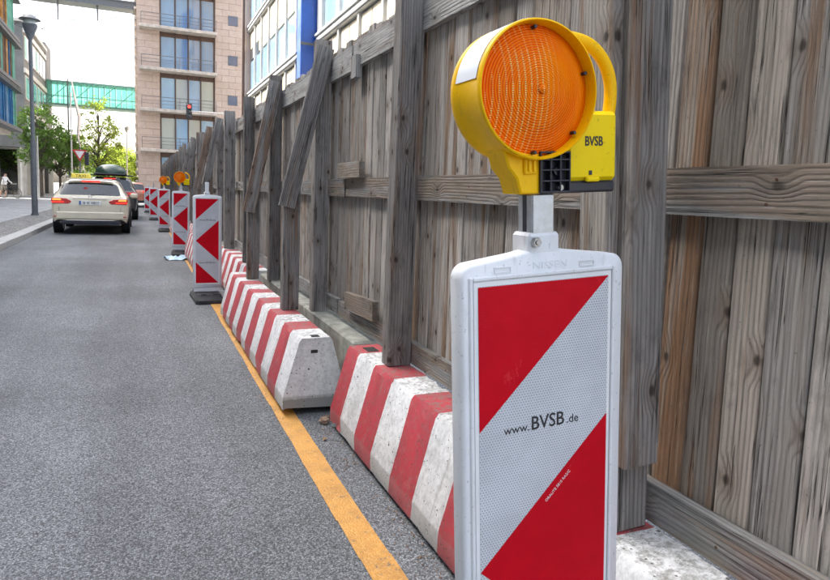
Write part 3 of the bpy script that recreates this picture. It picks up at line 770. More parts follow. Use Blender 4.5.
# scrap of plastic, stones, leaves
def crumple(name, loc, size, mat, label, cat, seed, nseg=7):
    rn = random.Random(seed); b = MB(); n = nseg; vs_ = []
    for i in range(n+1):
        for j in range(n+1):
            vs_.append(((i/n-.5)*size[0]+rn.uniform(-.02, .02), (j/n-.5)*size[1]+rn.uniform(-.02, .02), .006+rn.random()**2*size[2]))
    b.add(vs_, [(i*(n+1)+j, (i+1)*(n+1)+j, (i+1)*(n+1)+j+1, i*(n+1)+j+1) for i in range(n) for j in range(n)])
    k = len(vs_); b.v += [(x, y, max(z-.004, .001)) for x, y, z in vs_]; b.f += [tuple(k+q for q in f[::-1]) for f in b.f[:n*n]]
    o = b.build(name, mat, None, 60); o.location = loc; return tag(o, label, cat)
crumple('plastic_scrap', (.60, 12.55, 0), (.42, .5, .07), 'bag', 'crumpled pale blue plastic scrap at the foot of the third panel', 'plastic scrap', 5)
MAT['pebble'] = plain('brown_stone', (.30, .20, .14), .85, .3, 40, .003)
MAT['dry_leaf'] = plain('dry_leaf', (.26, .15, .06), .8, .3, 60)
def pebble(loc, r_, seed, label):
    rn = random.Random(seed); bm = bmesh.new(); bmesh.ops.create_icosphere(bm, subdivisions=2, radius=r_)
    for v in bm.verts: v.co *= rn.uniform(.8, 1.12); v.co.z *= .62
    me = bpy.data.meshes.new('pebble'); bm.to_mesh(me); bm.free(); me.materials.append(MAT['pebble'])
    return tag(put('pebble', me, None, (loc[0], loc[1], r_*.55), (0, 0, rn.random()*6)), label, 'stone')
pebble((.965, 3.50), .034, 1, 'brown broken stone at the corner between the two nearest barriers')
pebble((1.0, 3.57), .018, 2, 'small stone lying behind the brown broken stone')
for i, (x, y, lab) in enumerate(((.9, 3.25, 'dry leaf lying between the yellow line and the nearest barrier'), (.52, 6.6, 'dry leaf on the asphalt in front of the second arrow panel'), (.3, 9.3, 'far dry leaf on the asphalt left of the third barrier'))):
    rn = random.Random(i+20); L = rn.uniform(.014, .024)
    b = MB().add([(-L, 0, .004), (-L*.3, -L*.45, .008), (L*.5, -L*.3, .012), (L, 0, .006), (L*.4, L*.4, .007), (-L*.4, L*.4, .013)], [(0, 1, 2, 3, 4, 5)])
    o = b.build('dry_leaf', 'dry_leaf'); o.location = (x, y, .004); o.rotation_euler = (0, 0, rn.random()*6)
    tag(o, lab, 'leaf', 'dry leaves on the road')

# grit washed up along the foot of the barriers
gr = MB(); rn = random.Random(44)
for i in range(900):
    y = .9+9*rn.random()**1.6; side = .985 if y < 3.5 else (.755 if y < 6.9 else .97)
    x = side-abs(rn.gauss(0, .05))+(.02 if rn.random() < .4 else 0); r_ = rn.uniform(.0015, .0055)*(1.6 if rn.random() < .06 else 1)
    a = rn.random()*6; dx, dy = r_*math.cos(a), r_*math.sin(a)
    gr.add([(x+dx, y+dy, .003), (x-dy*.8, y+dx*.8, .003), (x-dx*.9, y-dy*.9, .003), (x+dy, y-dx, .003), (x+dx*.2, y, .004+r_*.9)], [(0, 1, 4), (1, 2, 4), (2, 3, 4), (3, 0, 4)])
gro = stuff(gr.build('grit', 'pebble')); tag(gro, 'fine brown grit along the foot of the striped barriers', 'grit')

# ================================================================== CARS
def car(name, label, loc, st, paint, W=.925, wheel_y=(.95, 3.85), rr=.33, group='cars waiting in the lane'):
    """st: stations from the rear (y, half width, underside, belt height, roof half width, roof height, glass flags)"""
    root = thing(name, label, 'car', loc, (0, 0, 0), group)
    ring = []
    for (y, w_, zb, zl, wr, zr, fl) in st:
        zr = max(zr, zl+.02); h = zl-zb
        ring.append([(0, y, zb), (w_*.72, y, zb), (w_*.94, y, zb+.05), (w_*.985, y, zb+.3*h), (w_, y, zb+.58*h), (w_*.99, y, zl-.10*h), (w_*.955, y, zl),
                     (w_*.955+(wr-w_*.955)*.08, y, zl+(zr-zl)*.07), (wr+(w_*.955-wr)*.12, y, zl+(zr-zl)*.86), (wr*.93, y, zl+(zr-zl)*.95), (wr*.62, y, zr), (0, y, zr+.008)])
    n = len(ring[0]); full = []
    for r_ in ring: full.append(r_+[(-x, y, z) for x, y, z in r_[-2:0:-1]])
    m = len(full[0]); vs_ = [p for r_ in full for p in r_]; fs_ = []; mi = []
    for i in range(len(full)-1):
        fl = st[i][6]
        for k in range(m):
            fs_.append((i*m+k, i*m+(k+1) % m, (i+1)*m+(k+1) % m, (i+1)*m+k))
            kk = k if k < n-1 else m-1-k         # mirrored ring index
            if kk == 7 and 's' in fl: mi.append(1)
            elif kk in (8, 9, 10) and 'r' in fl: mi.append(2)
            elif kk in (8, 9, 10) and 'w' in fl: mi.append(4)
            elif kk in (0, 1) : mi.append(3)
            else: mi.append(0)
    fs_.append(tuple(range(m))[::-1]); mi.append(0); fs_.append(tuple(range((len(full)-1)*m, len(full)*m))); mi.append(0)
    me = bpy.data.meshes.new('tmp'); me.from_pydata(vs_, [], fs_)
    for _ in range(5): me.materials.append(MAT['tyre'])
    for p, q in zip(me.polygons, mi): p.material_index = q
    bm = bmesh.new(); bm.from_mesh(me); bmesh.ops.recalc_face_normals(bm, faces=bm.faces)
    cl = bm.edges.layers.float.new('crease_edge')
    for e in bm.edges:
        if len(e.link_faces) == 2 and len({f.material_index for f in e.link_faces}) == 2: e[cl] = .55
    bm.to_mesh(me); bm.free()
    o = bpy.data.objects.new('tmp', me); C.objects.link(o); md = o.modifiers.new('s', 'SUBSURF'); md.levels = 2; md.render_levels = 2
    dg = bpy.context.evaluated_depsgraph_get(); ev = bpy.data.meshes.new_from_object(o.evaluated_get(dg)); bpy.data.objects.remove(o)
    for idx, nm_, mt in ((0, 'body', paint), (1, 'side_windows', 'carglass'), (2, 'rear_window', 'carglass'), (3, 'underside', 'tyre'), (4, 'windscreen', 'carglass')):
        b = bmesh.new(); b.from_mesh(ev); bmesh.ops.delete(b, geom=[f for f in b.faces if f.material_index != idx], context='FACES')
        if not b.faces: b.free(); continue
        for f in b.faces: f.material_index = 0; f.smooth = True
        x = bpy.data.meshes.new(nm_); b.to_mesh(x); b.free(); x.materials.clear(); x.materials.append(MAT[mt]); put(nm_, x, root)
    tm = MB().lathe([(rr-.09, -.10), (rr-.03, -.11), (rr, -.085), (rr, .085), (rr-.03, .11), (rr-.09, .10)], (0, 0, 0), 'x', 28).mesh('tyre', 'tyre', 50)
    rm = MB().lathe([(0, .085), (.05, .10), (rr-.11, .085), (rr-.085, .10), (rr-.085, -.10), (0, -.09)], (0, 0, 0), 'x', 20).mesh('rim', 'rim', 40)
    for wy in wheel_y:
        for sx in (-1, 1):
            wl = MB().lathe([(0, -.09), (rr-.1, -.09), (rr-.1, .07), (0, .07)], (0, 0, 0), 'x', 16).build('wheel', 'rim', root); wl.location = (sx*(W-.105), wy, rr)
            put('tyre', tm, wl); r_ = put('rim', rm, wl); r_.rotation_euler = (0, 0, 0 if sx > 0 else math.pi)
            a = MB().lathe([(0, -.012), (rr+.06, -.012), (rr+.06, .012), (0, .012)], (sx*(W-.012), wy, rr+.01), 'x', 28)
            a.build('wheel_arch', 'tyre', root)
    return root
def quad_panel(name, mat, parent, pts, th=.02):
    """four corner points; thickened along +y (into the car)"""
    b = MB(); b.add(pts+[(x, y+th, z) for x, y, z in pts], [(0, 1, 2, 3), (7, 6, 5, 4), (0, 4, 5, 1), (1, 5, 6, 2), (2, 6, 7, 3), (3, 7, 4, 0)])
    return b.build(name, mat, parent)
wag = [(0.0, .80, .36, .78, .70, .79, ''), (.03, .87, .30, .92, .72, .94, ''), (.10, .905, .27, .985, .715, 1.02, 'r'), (.40, .918, .25, 1.0, .615, 1.36, ''), (.47, .92, .24, 1.0, .61, 1.43, 's'),
       (1.2, .925, .22, .985, .62, 1.465, 's'), (1.28, .925, .22, .985, .62, 1.467, 's'), (2.2, .925, .22, .97, .635, 1.47, 's'), (2.9, .925, .22, .95, .63, 1.43, 'sw'), (3.65, .92, .22, .93, .66, 1.0, ''), (4.4, .90, .24, .84, .66, .86, ''), (4.8, .82, .28, .70, .6, .72, ''), (4.93, .66, .36, .6, .5, .61, '')]
taxi = car('taxi_car', 'cream estate taxi with lit red tail lights waiting ahead in the lane', (-1.22, 18.7, 0), wag, 'taxi')
for sx in (-1, 1):
    tl = MB().prism([(sx*.44, .845), (sx*.50, .80), (sx*.86, .80), (sx*.895, .86), (sx*.885, .945), (sx*.55, .935), (sx*.44, .875)], -.004, .20, .008).build('tail_light', 'tail', taxi, 40)
    MB().prism([(sx*.60, .825), (sx*.875, .825), (sx*.885, .855), (sx*.60, .855)], -.010, .02, .002).build('light_bar', 'brake', tl)
    MB().prism([(sx*.66, .885), (sx*.86, .885), (sx*.862, .93), (sx*.68, .925)], -.010, .02, .002).build('indicator', 'indicator', tl)
    MB().box(sx*.74-.11, sx*.74+.11, -.026, .03, .465, .485, .004).build('reflector', 'tail', taxi)
    MB().box(sx*.58-.13, sx*.58+.13, -.02, .1, .315, .35, .012).build('exhaust_tip', 'chrome', taxi)
    quad_panel('bumper_crease', 'tyre', taxi, [(sx*.70, -.0015, .50), (sx*.705, -.0015, .50), (sx*.725, -.0015, .72), (sx*.72, -.0015, .72)], .01)
    mr = MB().box(-.11, .11, -.05, .07, -.07, .08, .04).build('mirror', 'taxi', taxi); mr.location = (sx*1.02, 3.0, 1.0)
MB().box(-.70, .70, -.035, .05, .27, .365, .02).build('diffuser', 'black_plastic', taxi)
bmp = MB().box(-.80, .80, -.030, .08, .40, .60, .028).build('bumper', 'taxi', taxi)
MB().box(-.52, .52, -.036, -.028, .368, .384, .003).build('chrome_trim', 'chrome', taxi)
MB().box(-.40, .40, -.018, .02, .948, .966, .006).build('boot_handle', 'chrome', taxi)
pl = MB().box(-.26, .26, -.016, .02, .775, .885, .004).build('number_plate', 'plate', taxi)
MB().box(-.255, -.215, -.0175, -.0155, .78, .88).build('plate_band', 'blue', pl)
lettering('B IE 4803', .098, 'ink', pl, (.02, -.0168, .797), sx=.98)
em = MB().lathe([(.030, 0), (.036, -.006), (.042, 0)], (0, .004, .99), 'y', 20).build('emblem', 'chrome', taxi)
e2 = MB()
for a in (90, 210, 330): e2.cyl((0, .002, .99), (.034*math.cos(R(a)), .002, .99+.034*math.sin(R(a))), .004, .002, 6)
e2.build('emblem_star', 'chrome', em)
MB().box(-.22, .22, .395, .43, 1.385, 1.415, .006).build('brake_light', 'brake', taxi)
MB().prism([(-.55, 1.425), (.55, 1.425), (.5, 1.462), (-.5, 1.462)], .34, .5, .01).build('roof_spoiler', 'taxi', taxi)
wp = MB(); wp.cyl((0, .10, 1.03), (.35, .135, 1.055), .011, .008, 6); wp.build('wiper', 'black_plastic', taxi)
MB().lathe([(0, 0), (.04, 0), (.042, .004), (0, .004)], (-.12, .24, 1.20), 'y', 14).build('window_sticker', 'sign_red', taxi)
for sx in (-1, 1): MB().tube([(sx*.60, .7, 1.47), (sx*.60, .75, 1.51), (sx*.62, 2.5, 1.515), (sx*.62, 2.6, 1.47)], .016, 8).build('roof_rail', 'black_plastic', taxi, 50)
sg = MB().prism([(-.62, 1.475), (-.10, 1.475), (-.13, 1.61), (-.59, 1.61)], 2.0, 2.16, .02).build('taxi_sign', 'taxi_sign', taxi)
lettering('TAXI', .11, 'ink', sg, (-.36, 1.998, 1.503), sx=1.1)

suv = [(0.0, .82, .42, .90, .70, .91, ''), (.03, .89, .36, 1.02, .74, 1.04, ''), (.10, .93, .33, 1.08, .73, 1.10, 'r'), (.34, .94, .30, 1.08, .66, 1.52, ''), (.42, .94, .28, 1.08, .65, 1.60, 's'), (1.6, .945, .28, 1.06, .66, 1.64, 's'), (2.7, .94, .28, 1.05, .65, 1.58, 'sw'), (3.4, .93, .28, 1.03, .68, 1.08, ''), (4.2, .9, .3, .95, .68, .97, ''), (4.6, .75, .4, .75, .6, .76, '')]
dark = car('dark_car', 'dark car with a green roof box, half hidden ahead of the taxi', (-1.06, 26.4, 0), suv, 'darkcar', .94, (.9, 3.6), .36)
for sx in (-1, 1):
    tl = MB().prism([(sx*.50, .95), (sx*.90, .93), (sx*.91, 1.06), (sx*.52, 1.07)], -.006, .2, .01).build('tail_light', 'tail', dark)
    MB().prism([(sx*.66, .97), (sx*.89, .96), (sx*.895, 1.02), (sx*.66, 1.02)], -.014, .02, .002).build('light_bar', 'brake', tl)
MB().box(-.22, .22, .30, .36, 1.53, 1.56, .01).build('brake_light', 'brake', dark)
for yy in (.9, 2.2): MB().box(-.78, .78, yy-.03, yy+.03, 1.66, 1.69, .008).build('roof_bar', 'black_plastic', dark)
def boxshell(y0, y1, hw, z0, z1):
    b = MB(); rows = []
    for i in range(9):
        t_ = i/8; yy = y0+(y1-y0)*t_; s_ = (1-abs(2*t_-1)**3.2)**.5 if 0 < t_ < 1 else .12
        s_ = max(s_, .2)
        rows.append([(hw*s_*math.cos(a)*1.0, yy, z0+(z1-z0)*s_*max(0, math.sin(a))**.6) for a in [math.pi*k/12 for k in range(13)]])
    m = 13; b.add([p for r_ in rows for p in r_], [(i*m+k, i*m+k+1, (i+1)*m+k+1, (i+1)*m+k) for i in range(8) for k in range(12)]+[tuple(range(m)), tuple(range(8*m, 9*m))[::-1]]+[(i*m, (i+1)*m, (i+1)*m+12, i*m+12) for i in range(8)])
    return b
rbx = boxshell(.35, 2.5, .55, 1.70, 2.10).build('roof_box', 'green_box', None, 50); rbx.location = (-1.06, 26.4, 0)
tag(rbx, 'rounded dark green luggage box on the roof of the dark car', 'roof box')
MB().box(-.56, .56, .34, 2.5, 1.69, 1.735, .012).build('box_tray', 'black_plastic', rbx)

hat = [(0.0, .78, .40, .82, .66, .83, ''), (.03, .86, .34, .95, .70, .97, ''), (.10, .885, .30, 1.0, .69, 1.03, 'r'), (.38, .895, .26, 1.0, .60, 1.40, ''), (.46, .90, .24, 1.0, .59, 1.48, 's'), (1.3, .90, .23, .98, .60, 1.52, 's'), (2.2, .90, .23, .96, .60, 1.47, 'sw'), (3.0, .89, .23, .93, .63, .98, ''), (3.7, .86, .26, .82, .62, .84, ''), (4.1, .7, .36, .62, .5, .63, '')]
cor = car('coral_car', 'small coral coloured hatchback farthest ahead in the lane', (-.50, 42.0, 0), hat, 'orangecar', .89, (.75, 3.3), .32)
for sx in (-1, 1):
    MB().prism([(sx*.58, .88), (sx*.86, .88), (sx*.87, 1.02), (sx*.62, 1.02)], -.006, .15, .01).build('tail_light', 'brake', cor)
    mr = MB().box(-.10, .10, -.05, .07, -.06, .07, .03).build('mirror', 'black_plastic', cor); mr.location = (sx*.98, 2.4, 1.0)
MB().box(-.26, .26, -.016, .02, .60, .71, .004).build('number_plate', 'plate', cor)
MB().box(-.7, .7, -.03, .05, .30, .42, .02).build('bumper_insert', 'black_plastic', cor)

# ================================================================== STREET FURNITURE
sl = thing('street_lamp', 'tall grey street lamp with a capped lantern on the cobbled strip', 'street lamp', (-3.52, 26.6, .118))
MB().tube([(0, 0, 0), (0, 0, 2.6), (0, 0, 2.75), (0, 0, 6.2)], [.10, .095, .07, .055], 20).build('pole', 'grey_metal', sl, 40)
MB().lathe([(.0, 0), (.17, 0), (.17, .02), (.125, .05), (.12, .10)], (0, 0, -.03), 'z', 20).build('base_collar', 'grey_metal', sl, 40)
MB().lathe([(.07, 6.15), (.09, 6.22), (.20, 6.50), (.235, 6.62), (.235, 6.66)], (0, 0, 0), 'z', 24).build('lantern_bowl', 'grey_metal', sl, 40)
ln = MB().lathe([(.20, 6.66), (.20, 6.80), (.19, 6.82)], (0, 0, 0), 'z', 24).build('lantern_glass', 'glass_lit', sl, 40)
MB().lathe([(0, 7.02), (.12, 7.0), (.25, 6.90), (.34, 6.84), (.34, 6.815), (0, 6.815)], (0, 0, 0), 'z', 24).build('lantern_cap', 'grey_metal', sl, 40)
rg = MB().tube([(.44*math.cos(2*math.pi*k/24), .44*math.sin(2*math.pi*k/24), 6.62) for k in range(25)], .014, 6)
for a in range(4): rg.cyl((.2*math.cos(a*math.pi/2+.4), .2*math.sin(a*math.pi/2+.4), 6.62), (.44*math.cos(a*math.pi/2+.4), .44*math.sin(a*math.pi/2+.4), 6.62), .010, None, 6)
rg.build('guard_ring', 'grey_metal', sl, 50)

ys = thing('yield_sign', 'red bordered white triangle give way sign on a grey pole above the cars', 'road sign', (-3.85, 50.0, .12))
MB().cyl((0, .05, 0), (0, .05, 3.6), .05, None, 12).build('pole', 'grey_metal', ys, 40)
def tri(h_, zc): a = h_*2/math.sqrt(3)/2; return [(-a, zc+h_/3), (a, zc+h_/3), (0, zc-h_*2/3)]
MB().prism(tri(.80, 3.22), -.01, .01, .002).build('sign_border', 'sign_red', ys)
MB().prism(tri(.52, 3.22), -.016, -.011).build('sign_face', 'sign_white', ys)
sb_ = MB().box(.30, .56, -.06, .2, 2.45, 3.35, .03).build('signal_housing', 'black_plastic', ys); MB().cyl((.0, .05, 2.9), (.32, .05, 2.9), .03, None, 8).build('signal_arm', 'grey_metal', ys)

ts = thing('traffic_light', 'traffic light showing red on a horizontal arm above the fence', 'traffic light', (6.1, 50.0, 0))
MB().tube([(0, 0, 0), (0, 0, 6.6), (-.1, 0, 6.75), (-.3, 0, 6.8)], [.10, .075, .07, .06], 12).build('mast', 'light_metal', ts, 40)
MB().cyl((-.25, 0, 6.8), (-2.75, 0, 6.8), .055, .045, 10).build('arm', 'light_metal', ts, 40)
hsg = MB().box(-2.98, -2.70, -.12, .10, 6.32, 7.28, .03).build('signal_head', 'black_plastic', ts)
MB().box(-3.04, -2.64, .09, .11, 6.25, 7.35, .004).build('backing_board', 'black_plastic', ts)
for k, z in enumerate((7.10, 6.80, 6.50)):
    MB().lathe([(0, -.145), (.06, -.14), (.10, -.125), (.10, -.115)], (-2.84, 0, z), 'y', 16).build('signal_lens', 'signal_red' if k == 0 else 'glass_dark', hsg, 40)
    vz = MB(); aa = [math.pi*j/10 for j in range(11)]
    vz.add([(-2.84+.115*math.cos(a), yv, z+.115*math.sin(a)) for yv in (-.12, -.26) for a in aa]+[(-2.84+.122*math.cos(a), yv, z+.122*math.sin(a)) for yv in (-.12, -.26) for a in aa], [(j, j+1, 12+j, 11+j) for j in range(10)]+[(22+j, 33+j, 34+j, 23+j) for j in range(10)])
    vz.build('visor', 'black_plastic', hsg)

fl = thing('far_lamp', 'slim far street lamp standing beyond the crossing beside the stone building', 'street lamp', (-1.42, 80, 0))
MB().tube([(0, 0, 0), (0, 0, 7.2)], [.09, .05], 10).build('pole', 'light_metal', fl, 40)
MB().lathe([(.05, 7.15), (.12, 7.25), (.26, 7.55), (.26, 7.72), (.30, 7.76), (.14, 7.95), (0, 7.98)], (0, 0, 0), 'z', 16).build('lantern', 'light_metal', fl, 40)
for i, (x, y, h_, lab) in enumerate(((-6.65, 52.2, 4.4, 'thin pale pole on the left pavement right of the building pillar'), (-5.55, 64.0, 9.0, 'tall thin pole in front of the far left trees'))):
    po = MB().tube([(0, 0, 0), (0, 0, h_)], [.07, .05], 10).build('pole', 'light_metal', None, 40); po.location = (x, y, .12); tag(po, lab, 'pole')
# leaning flag pole with rolled banner
bn = thing('banner_pole', 'pole with a leaning grey furled banner before the green bridge', 'banner pole', (-6.3, 70, .1))
MB().tube([(0, 0, 0), (0, 0, 11)], [.09, .06], 10).build('pole', 'grey_metal', bn, 40)
MB().tube([(.35, -.1, 10.8), (.6, -.1, 9.2), (.95, -.15, 7.4), (.80, -.1, 5.6), (1.1, -.1, 4.0)], [.16, .34, .42, .34, .12], 10, sq=(1, .35)).build('banner', 'sign_white', bn, 60)

# ================================================================== BUILDINGS
# --- sandstone building at the end of the fence
SB = thing('stone_building', 'pink sandstone office block with balconies and tall glazing behind the fence', 'building', (0, 60, 0))
core = MB(); core.box(-.12, 14, .25, 40, 0, 26); core.build('core', 'stone_core', SB)
bays = [1.62, 2.80, 3.85, 4.88, 5.98]
floors = [4.47, 7.82, 11.2, 14.6, 18.0, 21.4]
# cladding blocks, piers left (x -.18..1.6) and right (6.1..12)
blk = {}
def block(w_, h_):
    k = (round(w_, 2), round(h_, 2))
    if k not in blk: blk[k] = MB().box(.006, w_-.006, -.05, .22, .006, h_-.006, .008).mesh('stone_block', 'stone')
    return blk[k]
nblk = 0
for (x0, x1) in ((-.18, 1.56), (6.06, 10.4)):
    z = 0.; row = 0; hh = .56
    while z < 20.0:
        x = x0; first = True
        while x < x1-.05:
            w_ = min((.58 if (row % 2 and first) else 1.16), x1-x)
            first = False
            cut = x0 > 5 and any(abs(x+w_/2-7.55) < .95 and zc-1.0 < z+hh and z < zc+.55 for zc in ())
            put('stone_block', block(w_, hh), SB, (x, random.uniform(-.008, .008), z)); nblk += 1
            x += w_
        z += hh; row += 1
# side face of the building towards the street (string courses seen in profile)
MB().box(-.22, -.13, .3, 39, 0, 20.3).build('side_wall', 'stone', SB)
for k in range(24): MB().box(-.42, -.23, .4, 38, 1.6+k*.8, 1.78+k*.8).build('string_course', 'slab_edge', SB)
for i, z in enumerate(floors):
    s_ = MB(); s_.box(-.02, 6.12, -1.15, .20, z-.28, z-.03, .02); fl_ = s_.build('balcony_slab', 'slab_edge', SB)
    rl = MB(); 
    for zz in (.35, .62, .92): rl.cyl((.12, -1.08, z+zz), (6.05, -1.08, z+zz), .018 if zz < .9 else .028, None, 6); rl.cyl((.12, -1.08, z+zz), (.12, -.06, z+zz), .018, None, 6)
    for x in (.12, 1.6, 3.1, 4.6, 6.05): rl.box(x-.02, x+.02, -1.10, -1.06, z-.03, z+.92)
    rl.build('railing', 'grey_metal', SB)
zf = [1.2]+floors
for i in range(len(zf)-1):
    z0, z1 = (zf[i] if i else .1), zf[i+1]-.28
    MB().box(1.57, 6.05, .235, .249, z0, z1).build('recess', 'bronze', SB)
    for j in range(4):
        x0, x1 = bays[j]+.03, bays[j+1]-.03
        mt = 'glass_blue' if i >= 3 else ('glass_lit' if (i+j) % 2 else 'glass_sky')
        wn = MB().box(x0-.04, x1+.04, .13, .23, z0+.02, z1-.02).build('window', 'bronze', SB)
        MB().box(x0+.03, x1-.03, .115, .14, z0+.05, z1-.40).build('pane', mt, wn)
    for x in bays: MB().box(x-.035, x+.035, .0, .232, z0, z1).build('mullion', 'bronze', SB)
for zc in (5.35, 8.65, 12.1, 15.5, 18.9):
    wn = MB().box(7.14, 7.98, -.07, .1, zc, zc+.86, .01).build('small_window', 'grey_metal', SB)
    MB().box(7.19, 7.93, -.075, -.065, zc+.05, zc+.81).build('pane', 'glass_navy', wn)

# --- white and blue building behind the fence (street side at x = 6)
WB = thing('white_building', 'sunlit white framed office facade with cream blinds and blue glass above the fence', 'building', (6.0, 0, 0))
MB().box(.35, 14, 8, 40.2, 0, 26).build('core', 'beige_wall', WB)
stor = [-.4, 3.1, 6.95, 10.8, 14.65, 18.5, 22.3]
yb = [8.2+2.12*i for i in range(16)]
for i in range(1, len(stor)):
    z = stor[i]
    for y0, y1 in ((8.0, 23.6), (26.75, 40.2)):
        MB().box(-.10, .34, y0, y1, z-.30, z+.08, .02).build('floor_band', 'white_facade', WB)
        MB().box(-.16, -.101, y0, y1, z-.04, z+.05, .01).build('cornice', 'white_facade', WB)
        MB().box(-.13, -.101, y0, y1, z-.26, z-.20).build('groove', 'dark_wall', WB)
    zb = stor[i-1]+.08
    H = z-.30-zb
    for j in range(len(yb)-1):
        y0, y1 = yb[j], min(yb[j+1], 40.1)
        if 23.3 < (y0+y1)/2 < 27.0: continue
        wn = MB().box(.12, .33, y0+.07, y1-.07, zb, zb+H).build('bay_frame', 'white_facade', WB)
        MB().box(.05, .119, y0+.16, y1-.16, zb+.08, zb+H*.50).build('pane', 'glass_sky', wn)
        ym = (y0+y1)/2
        bl = random.random()
        MB().box(.04, .119, y0+.16, ym-.03, zb+H*.54, zb+H-.06).build('blind', 'cream_panel', wn)
        if bl < .55:
            MB().box(.04, .119, ym+.03, y1-.16, zb+H*.72, zb+H-.06).build('blind', 'cream_panel', wn)
            MB().box(.06, .119, ym+.03, y1-.16, zb+H*.54, zb+H*.72-.004).build('pane', 'glass_dark', wn)
        else: MB().box(.04, .119, ym+.03, y1-.16, zb+H*.54, zb+H-.06).build('blind', 'cream_panel', wn)
        MB().box(-.04, .121, y0-.05, y0+.06, zb, zb+H).build('mullion', 'white_facade', WB)
MB().box(-.62, .36, 23.72, 24.1, -.2, 25, .03).build('blue_fin', 'blue', WB); MB().box(-.1, .36, 24.11, 26.7, -.2, 25).build('blue_wall', 'blue', WB)
for z in (3.5, 6.62, 10.2, 13.8): MB().box(-.63, .3, 23.705, 23.718, z, z+.10).build('panel_joint', 'dark_wall', WB)
MB().box(-.06, .34, 23.0, 23.60, -.2, 25).build('corner_column', 'white_facade', WB)
MB().box(-.25, .34, 40.0, 40.5, 0, 25).build('corner_pier', 'stone', WB)
dp = MB(); dp.cyl((-.35, 40.0, 0), (-.35, 40.0, 24), .09, None, 8); dp.build('downpipe', 'bronze', WB)
# --- left buildings
LB = thing('colourful_building', 'long office building with orange, blue and green glass louvres at the left edge', 'building', (-8.0, 0, 0))
MB().box(-16, -.5, -40, 54.0, 4.9, 17.2).build('upper_storeys', 'grey_wall', LB)
MB().box(-16, -3.4, -40, 53.0, .125, 4.9).build('ground_floor', 'beige_wall', LB)
MB().box(-3.4, -.5, -40, 54.0, 4.55, 4.9).build('soffit', 'slab_edge', LB)
for i in range(13):
    y = 51.0-i*6.4
    MB().box(-3.0, -2.1, y-.5, y+.5, .125, 4.56, .04).build('pillar', 'beige_wall', LB)
rn = random.Random(11)
zl = [4.9, 8.0, 11.1, 14.2, 17.2]
for k in range(len(zl)-1):
    z0, z1 = zl[k], zl[k+1]
    MB().box(-.499, .22, 34, 54.1, z0-.10, z0+.12).build('floor_ledge', 'dark_wall', LB)
    for q in range(3): MB().box(-.499, .34-.05*q, 34, 54.15, z1-.50+q*.13, z1-.46+q*.13).build('sun_blade', 'grey_metal', LB)
    MB().box(-.499, -.44, 34, 53.9, z0+.13, z1-.52).build('glazing', 'glass_dark', LB)
    y = 34.2
    while y < 53.4:
        if k == 0: mt = rn.choice(['p_blue', 'p_blue', 'p_blue', 'glass_sky'])
        elif k == 1: mt = rn.choice(['p_orange', 'p_brown', 'p_orange', 'p_green', 'p_blue'])
        else: mt = rn.choice(['p_orange', 'p_brown', 'p_orange', 'p_green'])
        if y > 52.0: mt = 'p_green'
        pn = MB().box(-.30, .05, -.022, .022, z0+.14, z1-.54, .006).build('louvre', mt, LB); pn.location = (0, y, 0); pn.rotation_euler = (0, 0, rn.uniform(-.25, .25))
        y += .62
for j in range(8):
    for k in range(4):
        y = -38+j*9.; wn = MB().box(-.52, -.49, y, y+5, zl[k]+.9, zl[k]+2.8).build('window', 'glass_blue', LB)

GB = thing('grey_office_building', 'grey office block with window strips and glass stair tower left of the bridge', 'building', (-9.0, 63, 0))
MB().box(-14, 0, 1, 14.3, 4.2, 14.6).build('upper_wall', 'grey_wall', GB)
MB().box(-14, -3, 1.2, 14, .12, 4.2).build('ground_wall', 'glass_lit', GB)
MB().box(-6, .08, 14.4, 18.6, .12, 15.6).build('stair_tower', 'dark_wall', GB)
MB().box(-14, .25, .8, 14.35, 14.6, 14.85).build('cornice', 'white_facade', GB)
for k, z in enumerate((4.6, 7.9, 11.2)):
    MB().box(.001, .16, .9, 14.3, z+2.55, z+2.95).build('white_band', 'white_facade', GB)
    for j in range(6):
        y = 1.3+j*2.15; wn = MB().box(.001, .07, y, y+1.8, z+.4, z+2.4).build('window', 'white_facade', GB)
        MB().box(.05, .09, y+.12, y+.85, z+.52, z+2.28).build('pane', 'glass_green' if j % 3 == 0 else 'glass_dark', wn); MB().box(.05, .09, y+.95, y+1.68, z+.52, z+2.28).build('pane', 'glass_sky', wn)
for j in range(9): MB().cyl((-.35, 1.2+j*1.55, .12), (-.35, 1.2+j*1.55, 4.2), .16, None, 12).build('column', 'white_facade', GB, 40)
# pale wall with slim columns beyond the crossing
CW = thing('colonnade', 'row of slim white columns behind the left trees', 'colonnade', (-13, 66, .12))
MB().box(-20, 3.6, 6, 6.4, 0, 4.0).build('back_wall', 'white_facade', CW); MB().box(-20, 3.7, -.3, 6.5, 4.0, 4.3).build('lintel', 'white_facade', CW)
for j in range(12): MB().box(-14+j*1.55, -13.8+j*1.55, -.1, .1, 0, 4.0).build('column', 'white_facade', CW)
for j in range(7): MB().box(-13+j*2.3, -11.6+j*2.3, 5.96, 5.995, .3, 3.3).build('window', 'glass_dark', CW)

